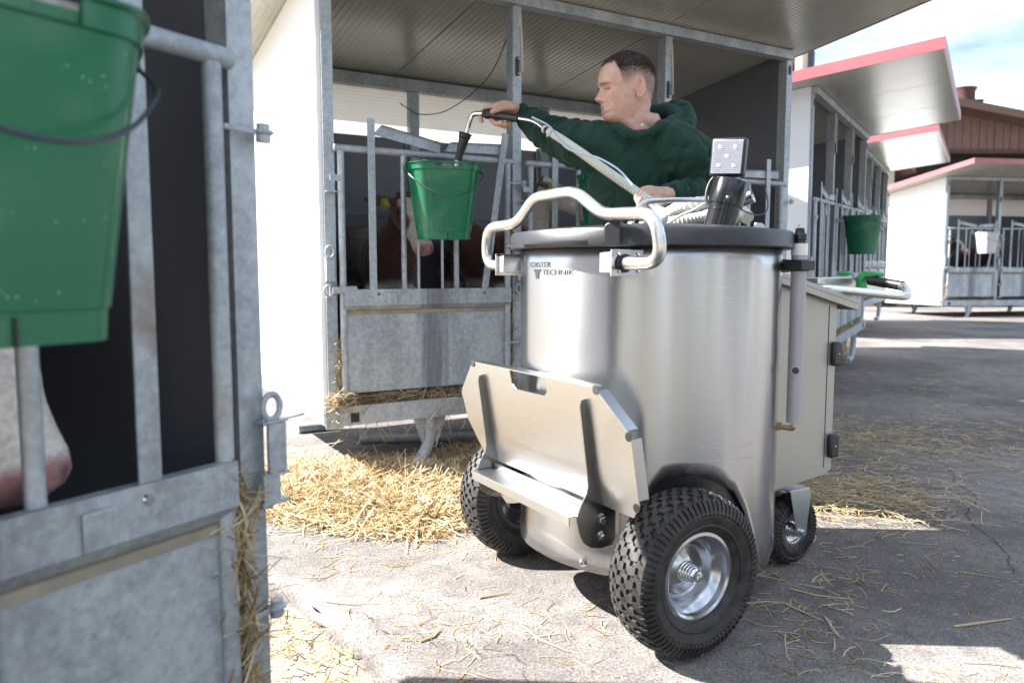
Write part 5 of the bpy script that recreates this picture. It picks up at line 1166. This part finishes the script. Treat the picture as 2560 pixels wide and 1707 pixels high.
# calf frame: head towards -y, origin under the brisket on the floor
def calf(label,yaw=0,pitch=35,white=.2,seed=0,hx=0,group=None,vox=.008,headup=0,hs=1):
    root=thing('calf',label,'calf',group=group)
    nk=Vector((0,-.02,.70)); hd=Vector((hx*.5,-.17,.86+headup))    # poll
    V=[(0,.78,.66),(0,.50,.64),(0,.22,.63),(0,.06,.64),(hx*.3,-.06,.74+headup*.6),tuple(hd)]
    rd=[(.115,.125),(.150,.165),(.145,.165),(.115,.14),(.075,.095),(.060,.065)]; E_=[(0,1),(1,2),(2,3),(3,4),(4,5)]
    for q in (-1,1):
        i=len(V); V+=[(q*.085,.13,.50),(q*.088,.11,.36),(q*.088,.13,.20),(q*.088,.115,.05),(q*.088,.10,.02)]; rd+=[.06,.042,.028,.026,.03]; E_+=[(3,i),(i,i+1),(i+1,i+2),(i+2,i+3),(i+3,i+4)]
        i=len(V); V+=[(q*.09,.76,.55),(q*.095,.70,.40),(q*.09,.84,.25),(q*.09,.80,.06),(q*.09,.78,.02)]; rd+=[.085,.050,.030,.026,.03]; E_+=[(0,i),(i,i+1),(i+1,i+2),(i+2,i+3),(i+3,i+4)]
    i=len(V); V+=[(0,.90,.70),(0,.93,.50),(0,.92,.36)]; rd+=[.022,.012,.018]; E_+=[(0,i),(i,i+1),(i+1,i+2)]
    body=skin_mesh(V,E_,rd,root=1)
    # head: local z along the face (poll 0 -> nose .27), x lateral, y = forehead side
    Mh=Matrix.Translation(hd)@Matrix.Rotation(R(yaw),4,'Z')@Matrix.Rotation(R(90-pitch),4,'X')@Matrix.Scale(hs,4)
    h=MB(); n=40; rows=[(-.045,.045,.045,.05),(-.02,.062,.052,.068),(.02,.072,.055,.078),(.06,.076,.052,.078),(.10,.070,.046,.070),(.14,.057,.040,.056),(.18,.048,.036,.046),(.215,.047,.035,.044),(.24,.051,.036,.044),(.262,.048,.032,.040),(.276,.036,.024,.028),(.281,.015,.010,.012)]
    zs=np.linspace(-.045,.281,50); rw=np.array(rows)
    for z in zs:
        w=np.interp(z,rw[:,0],rw[:,1]); ut=np.interp(z,rw[:,0],rw[:,2]); dt=np.interp(z,rw[:,0],rw[:,3])
        for j in range(n):
            a=2*math.pi*j/n; c,s=math.cos(a),math.sin(a); x=w*(abs(s)**.85)*np.sign(s); y=(ut if c>0 else dt)*(abs(c)**.85)*np.sign(c)
            d=-.010*g(abs(x)-.022,.010)*g(z-.268,.012)+.010*g(abs(x)-.062,.02)*g(z-.065,.03)*(1 if c>-.2 else 0)
            x*=1+d*6*(1 if abs(d)>.001 else 0); h.v.append((x,y+d*.4,z))
    for i in range(len(zs)-1):
        for j in range(n): h.f.append((i*n+j,i*n+(j+1)%n,(i+1)*n+(j+1)%n,(i+1)*n+j)); h.m.append(0)
    h.f.append(tuple(range(n))); h.f.append(tuple((len(zs)-1)*n+j for j in range(n)))
    for q in (-1,1):
        # ears: flattened leaf
        for k in range(9):
            t=k/8; c=Vector((q*(.065+.13*t),.010-.03*t+.0,-.005-.02*t)); r=.034*math.sin(math.pi*(.12+.80*t))**.8; h.sphere(c,(.012,.008+.2*r,r),10)
    h2=tomb(h,Mh)
    me=remesh(join_np([body,h2]),vox,3,.5)
    co=mesh_np(me); nr=np.array([tuple(v.normal) for v in me.vertices]); rg=np.random.RandomState(seed)
    fz=np.array([noise.noise(Vector(tuple(p*38)))+.6*noise.noise(Vector(tuple(p*90))) for p in co])
    inv=np.array(Mh.inverted()); hc=co@inv[:3,:3].T+inv[:3,3]
    inhead=(hc[:,2]>-.03)&(np.abs(hc[:,0])<.095)&(np.abs(hc[:,1])<.12)&(hc[:,2]<.30)
    co2=co+nr*(fz*.0035*np.where(inhead,.35,1))[:,None]; set_np(me,co2)
    pn=np.array([noise.noise(Vector(tuple(p*3.2+seed))) for p in co])
    brown=np.array([.085,.028,.012]); wht=np.array([.60,.55,.50]) if white!=.71 else np.array([.80,.74,.68]); col=np.tile(brown,(len(co),1))
    leg=np.clip((.24-co[:,2])/.06,0,1); bel=np.clip((.53+.05*pn-co[:,2])/.03,0,1)*(co[:,2]>.3)
    w=np.maximum(leg,bel); w=np.maximum(w,np.clip((pn-.42+white*.5)*8,0,1))
    blaze=np.clip((.060+.012*np.sin(hc[:,2]*40)-np.abs(hc[:,0]))/.012,0,1)*(hc[:,1]>-.035)*(hc[:,2]>.005)*inhead
    low=np.clip((hc[:,2]-.17)/.03,0,1)*inhead
    ear=(np.abs(hc[:,0])>.085)&(hc[:,2]<.08)&(np.abs(hc[:,1])<.1)
    w=np.where(inhead,0,w); w=np.maximum(w,np.maximum(blaze if white<.6 else inhead*1.0,low)); w=np.where(ear,0,w)
    eyep=np.exp(-((np.abs(hc[:,0])-.066)/.016)**2-((hc[:,2]-.068)/.018)**2)*inhead; w=w*(1-.8*eyep*(hc[:,1]>-.03))
    col=col*(1-w[:,None])+wht*w[:,None]
    nose=np.clip((hc[:,2]-.243)/.012,0,1)*inhead*(hc[:,1]>-.028); col=col*(1-nose[:,None])+np.array([.45,.21,.20])*nose[:,None]
    nost=np.exp(-((np.abs(hc[:,0])-.026)/.010)**2-((hc[:,2]-.266)/.013)**2-((hc[:,1]-.012)/.022)**2)*inhead; col=col*(1-nost[:,None]*.95)+np.array([.05,.01,.01])*nost[:,None]*.95
    at_=me.color_attributes.new('tint','FLOAT_COLOR','POINT'); rgba=np.ones((len(co),4)); rgba[:,:3]=col; at_.data.foreach_set('color',rgba.ravel())
    me.materials.clear(); me.materials.append(FUR); me.name='body'; o=link(bpy.data.objects.new('body',me)); o.parent=root
    for p in me.polygons: p.use_smooth=True
    for q in (-1,1):
        e=MB(); e.sphere(Mh@Vector((q*.0655,.018,.066)),.0145,12); e.build('eye',EYEB,root)
        c=Mh@Vector((q*.135,-.01,-.015)); t_=MB(); t_.cbox(Mh@Vector((q*.120,.004,.012)),(.030,.030,.040),M=Mh.to_3x3()); t_.build('ear_tag',TAGY,root,bevel=.003)
    for q in (-1,1):
        t_=MB()
        for yy,zz in ((.10,.0),(.78,.0)): t_.tube([(q*.088,yy-.012,.0),(q*.088,yy,.035)],[.034,.028],10)
        t_.build('hoof',WIRE,root)
    return root
def putc(o,h,p,az): o.matrix_world=HM(h)@Matrix.Translation(p)@Matrix.Rotation(R(az),4,'Z')
c1=calf('brown calf with white blaze looking out below the bucket being filled',yaw=20,pitch=-56,seed=2,headup=.02,group='calves in their pens'); putc(c1,H1,(.465,.42,.334),-6)
c2=calf('white headed calf seen through the cart handle beside the man',yaw=62,pitch=-30,seed=5,white=.7,group='calves in their pens',headup=.13); putc(c2,H1,(1.20,.40,.334),0)
c0=calf('white faced calf with pink nose close to the camera under the big bucket',yaw=18,pitch=-66,seed=9,white=.71,group='calves in their pens',vox=.006,headup=-.068,hs=1.22); putc(c0,H0,(2.375,.37,.334),0)
c3=calf('brown calf with curly white topline behind the slanted gate bar',yaw=-30,pitch=-20,seed=12,white=.25,group='calves in their pens',headup=.12); putc(c3,H1,(1.02,.80,.334),-80)
c4=calf('calf behind the white bucket in the far right hutch',yaw=10,pitch=-40,seed=15,group='calves in their pens',vox=.014,headup=.02); putc(c4,H4,(.30,.35,.334),10)
c5=calf('brown and white calf in the second pen of the far right hutch',yaw=-30,pitch=-30,seed=18,white=.3,group='calves in their pens',vox=.014,headup=.04); putc(c5,H4,(1.20,.38,.334),-20)

# ================================================================== STRAW
def straw(name,n,pos,ln=(.05,.16),wd=(.0022,.0046),tilt=.25,curl=.25,seed=0,label=None,dirf=None):
    rnd=random.Random(seed); b=MB()
    for i in range(n):
        p,zr=pos(rnd); L=rnd.uniform(*ln); w=rnd.uniform(*wd); a=rnd.uniform(0,2*math.pi) if dirf is None else dirf(rnd,p)
        t=rnd.gauss(0,tilt) if tilt<2 else 0
        d=Vector((math.cos(a)*math.cos(t),math.sin(a)*math.cos(t),math.sin(t))); s=d.cross(Vector((rnd.uniform(-.3,.3),rnd.uniform(-.3,.3),1))).normalized()*w/2; c=Vector((rnd.gauss(0,1),rnd.gauss(0,1),rnd.gauss(0,.4)))*curl*L*.25
        h_=s.cross(d).normalized()*w*.35; P=Vector(p); k0=len(b.v)
        for k in range(4):
            u=k/3-.5; q=P+d*L*u+c*(4*u*u-.5); zmin=zr
            if q.z<zmin: q.z=zmin+.0012+.001*rnd.random()
            b.v+=[tuple(q-s),tuple(q+h_),tuple(q+s)]
        for k in range(3):
            a0=k0+3*k; b.f+=[(a0,a0+1,a0+4,a0+3),(a0+1,a0+2,a0+5,a0+4)]; b.m+=[0,0]
    o=b.build(name,STRAW,None,sharp=1.5); tag(o,label,'straw',kind='stuff'); return o
def heap_h(x,y):
    v=0
    for cx,cy,r,h in ((-.55,3.05,.48,.055),(.02,3.55,.42,.06),(-.90,3.10,.40,.05),(-.40,2.80,.38,.035)):
        q=((x-cx)**2+(y-cy)**2)/(r*r); v=max(v,h*math.exp(-q*1.6))
    return v*(1+.35*noise.noise(Vector((x*6,y*6,0))))-.004
# the heap's own body: a lumpy mat the stalks lie on
hb=MB(); nx=70
for i in range(nx+1):
    for j in range(nx+1):
        x=-1.6+2.1*i/nx; y=2.35+1.8*j/nx; hb.v.append((x,y,max(-.30,heap_h(x,y)*.8-.022+.012*noise.noise(Vector((x*30,y*30,2))))))
for i in range(nx):
    for j in range(nx): a=i*(nx+1)+j; hb.f.append((a,a+nx+1,a+nx+2,a+1)); hb.m.append(0)
tag(hb.build('straw_bedding',mat('matted_straw',(.24,.15,.055),.9,col2=(.11,.065,.022),scale=60,detail=8,bump=.8,bscale=120),None),'matted base of the straw heap under the calf hutch','straw',kind='stuff')
def ph(rnd):
    while 1:
        x=rnd.gauss(-.45,.40); y=rnd.gauss(3.08,.32); h=heap_h(x,y)
        if h>.004+.022*rnd.random() and y<4.1: return (x,y,h*rnd.uniform(.75,1.1)+.004),.0
straw('straw_heap',20000,ph,ln=(.04,.24),wd=(.0016,.0056),tilt=.34,curl=.6,seed=1,label='heap of golden straw on the ground under the middle hutch')
straw('straw_chaff',9000,ph,ln=(.008,.04),wd=(.0015,.004),tilt=.5,curl=.3,seed=31,label='broken chaff lying through the straw heap')
def pscat(rnd):
    while 1:
        x=rnd.uniform(-1.2,1.1); y=rnd.uniform(1.35,3.2); d=edist(x,y)
        if noise.noise(Vector((x*3,y*3,5)))>rnd.uniform(-.3,.7)-.35*smoothstep(1.9,2.8,y): break
    z=rise(x,y) if d>0 else rise(x,y)-.045-.17*smoothstep(0,1.1,-d)
    return (x,y,z+.002),z
straw('loose_straw',1500,pscat,ln=(.012,.09),wd=(.0012,.0034),tilt=.04,curl=.5,seed=2,label='loose stalks scattered on the sunlit concrete left of the cart')
def pdust(rnd):
    while 1:
        x=rnd.uniform(-1.1,3.2); y=rnd.uniform(1.35,5.5)
        if edist(x,y)>.02 and noise.noise(Vector((x*2.5,y*2.5,11)))>rnd.uniform(-.4,.5): return (x,y,rise(x,y)+.0015),rise(x,y)
straw('yard_litter',7000,pdust,ln=(.004,.022),wd=(.0008,.0024),tilt=.05,curl=.4,seed=33,label='fine chopped litter spread thinly over the whole yard')
def plow(rnd):
    while 1:
        x=rnd.uniform(-1.3,-.2); y=rnd.uniform(1.3,2.6); d=edist(x,y)
        if d<-.01: break
    z=rise(x,y)-.045-.17*smoothstep(0,1.1,-d); return (x,y,z+.004),z
straw('trampled_straw',900,plow,ln=(.03,.14),wd=(.002,.0045),tilt=.08,seed=3,label='trampled straw below the broken slab edge at the bottom left')
def pr(rnd):
    while 1:
        k=rnd.random()
        if k<.30: x=rnd.gauss(1.28,.22); y=rnd.gauss(3.0,.17); 
        elif k<.50: x=rnd.gauss(1.9,.5); y=rnd.gauss(4.0,.35)
        else: x=rnd.uniform(.5,3.6); y=rnd.uniform(1.5,7.5)
        if y<1.2: continue
        if k>=.50 and noise.noise(Vector((x*2.2,y*2.2,9)))<rnd.uniform(-.35,.6): continue
        return (x,y,rise(x,y)+.002+(.03*rnd.random() if k<.30 else .004)),rise(x,y)
straw('yard_straw',5600,pr,ln=(.02,.13),wd=(.0014,.0036),tilt=.06,curl=.5,seed=4,label='straw strewn over the shaded yard right of the cart')
def seam(h,x0,x1,z0,z1,n,name,label,seed,y0=-.03,y1=.02,vert=False,ln=(.03,.10)):
    M=HM(h)
    def f(rnd): return tuple(M@Vector((rnd.uniform(x0,x1),rnd.uniform(y0,y1),z0+(z1-z0)*rnd.random()**1.5))),-9
    az=math.atan2((M.to_3x3()@Vector((1,0,0))).y,(M.to_3x3()@Vector((1,0,0))).x)
    return straw(name,n,f,ln=ln,tilt=1.1 if vert else .45,curl=.5,seed=seed,label=label,dirf=(lambda r,p: az+r.gauss(0,.5)+math.pi*(r.random()<.5)))
seam(H1,.03,.88,.343,.385,700,'straw_in_sill','straw pressed between the gate and the base beam of the middle hutch',11)
seam(H1,-.01,.10,.335,.40,160,'straw_in_corner','tuft of straw on the left front corner of the middle hutch',12,y0=-.06)
seam(H1,.040,.058,.36,.62,240,'straw_in_left_gap','straw standing in the gap left of the gate panel',13,vert=True,ln=(.03,.08))
seam(H1,.860,.885,.36,.78,420,'straw_in_right_gap','straw in the gap between the gate panel and the cart tank',14,vert=True,ln=(.03,.08),y0=-.01,y1=.04)
seam(H1,.92,2.68,.343,.385,500,'straw_in_far_sill','straw on the sill of the middle hutch behind the cart',15)
seam(H0,2.648,2.675,.30,.80,620,'straw_in_foreground_gap','straw hanging in the gap beside the near hutch post at the left',16,vert=True,ln=(.03,.11),y0=-.035,y1=.03)
seam(H2,.0,2.6,.343,.40,500,'straw_on_far_sill','straw along the base beam of the hutch right of the cart',17)
seam(H2,.9,1.9,.16,.36,500,'straw_tuft','tuft of straw hanging from the base beam right of the cart',18,vert=True,ln=(.05,.14))
seam(H4,.03,.9,.345,.40,260,'straw_on_last_sill','straw along the base beam of the far right hutch',19,ln=(.05,.13)); seam(H4,.03,.07,.38,.62,140,'straw_beside_last_post','straw beside the first post of the far right hutch',20,vert=True)
# drips hanging off the beam
seam(H1,.0,.75,.20,.35,60,'hanging_stalks','single stalks hanging over the base beam of the middle hutch',21,vert=True,ln=(.05,.12),y0=-.05,y1=-.043)
# a few long stalks lying in front of the wheel, and one ochre chip
def stalk(pts,w,label,c=None):
    b=MB(); p=[Vector(q) for q in pts]; b.tube(p,[w]*(len(p)-1)+[w*.4],6); o=b.build('straw_stalk',c or STRAW,None); tag(o,label,'stalk')
def gp(u,v):
    r=at(u,v,1)-Vector((0,0,CH)); t=-(CH-.004)/r.z; return Vector((0,0,CH))+r*t
stalk([gp(1976,1470),gp(2040,1487),gp(2142,1497)],.0024,'long pale stalk on the concrete right of the big wheel')
stalk([gp(1850,1508),gp(1920,1503),gp(1975,1508)],.0022,'pale stalk touching the right side of the big tyre')
stalk([gp(1965,1510),gp(2010,1530),gp(2060,1552)],.0026,'ochre stalk sloping down right of the big wheel')
stalk([gp(1928,1428),gp(1972,1457)],.0032,'thick brown stalk beside the fender tip')
stalk([gp(2385,1565),gp(2450,1556),gp(2530,1545)],.0034,'frayed stalk near the right edge of the photo')
stalk([gp(2398,1428),gp(2505,1444)],.0020,'thin white stalk in the right part of the yard')
stalk([gp(1199,1493),gp(1272,1480)],.0034,'orange stalk on the sunlit slab left of the wheel')
stalk([gp(812,1502),gp(870,1509),gp(955,1505)],.0018,'curved pale stalk on the sunlit slab at the left')
stalk([gp(1300,1560),gp(1350,1598),gp(1420,1627)],.0028,'whitish kinked stalk on the sunlit slab near the bottom')
stalk([gp(1050,1602),gp(1085,1590),gp(1105,1568)],.0026,'short brown stalk near the slab edge')
h5=copy_tree(hut1); h5['label']='unseen calf hutch added for tank reflections, facing the cart from the right'; place(h5,(4.6,1.6),178,0,0)  # out-of-view hutch added mainly to give the tank bands to reflect
h6=copy_tree(hut1); h6['label']='unseen calf hutch added for tank reflections, behind the camera'; place(h6,(3.2,-5.2),205,0,0)  # second unseen hutch, added for the tank's reflections too
# ================================================================== BEYOND THE PENS
WOOD=mat('weathered_red_boards',(.13,.070,.058),.8,col2=(.20,.125,.105),scale=7,detail=8,stretch=(6,6,.5),lo=.35,hi=.7)
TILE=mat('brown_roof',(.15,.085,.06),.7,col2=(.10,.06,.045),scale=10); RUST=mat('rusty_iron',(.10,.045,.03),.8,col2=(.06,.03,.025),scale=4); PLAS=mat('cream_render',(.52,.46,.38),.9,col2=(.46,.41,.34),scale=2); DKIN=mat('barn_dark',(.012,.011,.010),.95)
barn=thing('barn','old barn with weathered red boards, dark open side and rusty roof ventilators','barn',tuple(at(2400,700,24))[:2]+(0,))
BI=Matrix.Translation(barn.location).inverted()
def q_(u,v,Y): return BI@at(u,v,Y)
x0=q_(2130,376,24).x; x1=q_(2800,376,24).x
def roofz(x): # gable falling to the right
    pk=q_(2395,262,24); p2=q_(2560,294,24); s=(p2.z-pk.z)/(p2.x-pk.x); return pk.z+s*(x-pk.x)
x=x0; rnd=random.Random(3)
while x<x1:
    w_=rnd.uniform(.20,.28); 
    MB().box(x,x+w_-.02,-.02+rnd.uniform(0,.02),.0+.03,q_(2400,378-6*(x-x0)/(x1-x0),24).z,roofz(x+w_/2)-.30).build('board',WOOD,barn,smooth=False); x+=w_
b=MB(); xs0=x0-.3
vs=[(xs0,-.8,roofz(xs0)),(x1+1,-.8,roofz(x1+1)),(x1+1,14,roofz(x1+1)),(xs0,14,roofz(xs0))]; vs=[(a,c,d-.28) for a,c,d in vs]+[(a,c,d-.05) for a,c,d in vs]
b.add(vs,[(0,1,2,3),(4,5,6,7),(0,1,5,4),(1,2,6,5),(2,3,7,6),(3,0,4,7)]); b.build('roof',TILE,barn,smooth=False)
b=MB(); b.box(x0,x1,.25,.35,0,q_(2400,330,24).z); b.build('dark_interior_sheet',DKIN,barn,smooth=False)  # near-black sheet stands in for the shade inside the open barn
b=MB(); b.box(x0,x1,-.06,.2,q_(2400,384,24).z,q_(2400,374,24).z); b.build('lintel',RUST,barn,smooth=False)
for (u0,u1,v0,v1) in ((2384,2436,222,280),(2424,2456,252,290)):
    a=q_((u0+u1)/2,v0,25); r_=(q_(u1,v0,25).x-q_(u0,v0,25).x)/2; h_=a.z-q_(u0,v1,25).z
    b=MB(); b.lathe([(r_,0),(r_*.97,h_*.85),(r_*1.08,h_*.93),(r_*1.14,h_),(r_*.9,h_)],24,M=Matrix.Translation((a.x,a.y,a.z-h_))); b.build('ventilator',RUST,barn)
farm=thing('farmhouse','farmhouse gable with brown roof and a flue rising behind the second hutch','house',tuple(at(1965,690,22))[:2]+(0,))
FI=Matrix.Translation(farm.location).inverted(); pk=FI@at(1960,140,22); pr_=FI@at(2005,180,22)
sl=(pr_.z-pk.z)/(pr_.x-pk.x)
b=MB(); b.prism([(-3,0),(3,0),(3,pk.z+sl*3-.3),(pk.x,pk.z-.3),(-3,pk.z+sl*3-.3)],6,M=Matrix.Translation((0,0,0))); b.build('wall',PLAS,farm,smooth=False)
b=MB()
for q in (-1,1): b.add([(pk.x,-.5,pk.z),(pk.x+q*3.6,-.5,pk.z+sl*3.6),(pk.x+q*3.6,7,pk.z+sl*3.6),(pk.x,7,pk.z),(pk.x,-.5,pk.z-.28),(pk.x+q*3.6,-.5,pk.z+sl*3.6-.28),(pk.x+q*3.6,7,pk.z+sl*3.6-.28),(pk.x,7,pk.z-.28)],[(0,1,2,3),(4,5,6,7),(0,1,5,4),(1,2,6,5),(2,3,7,6)])
b.build('roof',TILE,farm,smooth=False)
a=FI@at(2004,135,21.5); b=MB(); b.lathe([(.17,-2.5),(.17,.3),(0,.3)],20,M=Matrix.Translation(a)); b.build('chimney',PLAS,farm)
a=FI@at(2026,130,21.5); b=MB(); b.lathe([(.12,-2.5),(.12,0),(0,0)],20,M=Matrix.Translation(a)); b.build('flue',WIRE,farm)
for x in (-1.4,.4,1.8): b=MB(); b.box(x-.4,x+.4,-.03,.02,1.0,2.2); f_=b.build('window',WHITEP,farm,smooth=False); b=MB(); b.box(x-.34,x+.34,-.045,-.031,1.06,2.14); b.build('pane',BLACKG,f_,smooth=False)
# red trailer side glimpsed between the hutches
tr=thing('red_trailer','red painted trailer glimpsed in the gap left of the far right hutch','trailer',tuple(at(2214,700,16))[:2]+(.15,))
TI=Matrix.Translation(tr.location).inverted(); a=TI@at(2190,535,16); c=TI@at(2300,620,16)
REDP=mat('red_paint',(.30,.018,.018),.4); b=MB(); b.box(a.x,a.x+1.6,0,2,c.z+.03,a.z); b.build('body',REDP,tr,smooth=False,bevel=.02)
b=MB(); b.box(a.x-.02,a.x+1.62,-.03,.0,(a.z+c.z)/2-.03,(a.z+c.z)/2+.03); b.build('rail',WIRE,tr,smooth=False)
b=MB(); b.box(a.x+.1,a.x+1.5,.1,1.9,c.z-.12,c.z+.0299); b.build('chassis',GREY,tr,smooth=False)
for xx in (.35,1.25):
    b=MB(); b.lathe([(0,-.1),(.12,-.1),(.30,-.1),(.33,-.06),(.33,.06),(.30,.1),(.12,.1),(0,.1)],24,M=Matrix.Translation((a.x+xx,.15,.30))@Matrix.Rotation(R(90),4,'X')); b.build('tyre',RUB,tr)
bl=TI@at(2210,668,16); b=MB(); b.box(bl.x-.3,bl.x+.9,.01,1.9,bl.z-.12,bl.z+.14); b.build('blue_crate',mat('blue_plastic',(.07,.09,.22),.5),tr,smooth=False)
# low cream wall far beyond
b=MB(); b.box(3.0,22,17.5,17.7,.1,1.0); tag(b.build('low_wall',PLAS,None,smooth=False),'low cream rendered wall far beyond the hutches','wall')
# bare tree tops above the barn and unseen leafy ones added for the tank to reflect
def tree(loc,h,label,leaf,seed,bare=False,nl=1500,cr=1.0):
    rnd=random.Random(seed); root=thing('tree',label,'tree',loc,group='trees around the farm'); t=MB(); tips=[]
    def br(p,d,L,r,k):
        n=4; pts=[p]; 
        for i in range(n): d=(d+Vector((rnd.gauss(0,.12),rnd.gauss(0,.12),rnd.gauss(.03,.08)))).normalized(); pts.append(pts[-1]+d*L/n)
        t.tube(pts,[r*(1-.45*i/n) for i in range(n+1)],6 if k<2 else 4,cap=False)
        if k>=3: tips.append(pts[-1]); return
        for i in range(3 if k else 5): s=rnd.uniform(.45,1); j=min(n,int(s*n)); nd=(d+Vector((rnd.gauss(0,.7),rnd.gauss(0,.7),rnd.gauss(.2,.4)))).normalized(); br(pts[j],nd,L*rnd.uniform(.5,.75),r*.5,k+1)
    br(Vector((0,0,0)),Vector((0,0,1)),h*.45,h*.03,0)
    t.build('trunk',mat('bark',(.09,.07,.055),.9) if 'bark' not in bpy.data.materials else bpy.data.materials['bark'],root)
    if not bare:
        c=MB()
        for i in range(nl):
            p=rnd.choice(tips)+Vector((rnd.gauss(0,.5*cr),rnd.gauss(0,.5*cr),rnd.gauss(0,.4*cr))); s=rnd.uniform(.10,.22); a=Vector((rnd.gauss(0,1),rnd.gauss(0,1),rnd.gauss(0,1))).normalized(); u=a.orthogonal().normalized()*s; v=a.cross(u)*.8; c.add([p-u,p-v*.6,p+u,p+v*.6],[(0,1,2,3)])
        c.build('crown',leaf,root,smooth=False)
LEAF=mat('spring_leaves',(.055,.11,.02),.6,col2=(.11,.16,.04),scale=2)
tree(tuple(at(2520,700,60))[:2]+(.3,),9,'bare tree showing faintly above the barn roof at the right',LEAF,4,bare=True)
for i,(x,y,h) in enumerate(((10,-9,7),(14,-4,6),(17,3,7),(5,-14,8),(-3,-13,7))): tree((x,y,-.03),h,('unseen leafy tree added for tank reflections, behind the camera to the right','unseen leafy tree added for tank reflections, far right of the yard','unseen leafy tree added for tank reflections, right of the hutches','unseen leafy tree added for tank reflections, straight behind the camera','unseen leafy tree added for tank reflections, behind the camera to the left')[i],LEAF,20+i,nl=1300)  # out-of-view trees added mainly for green reflections in the tank
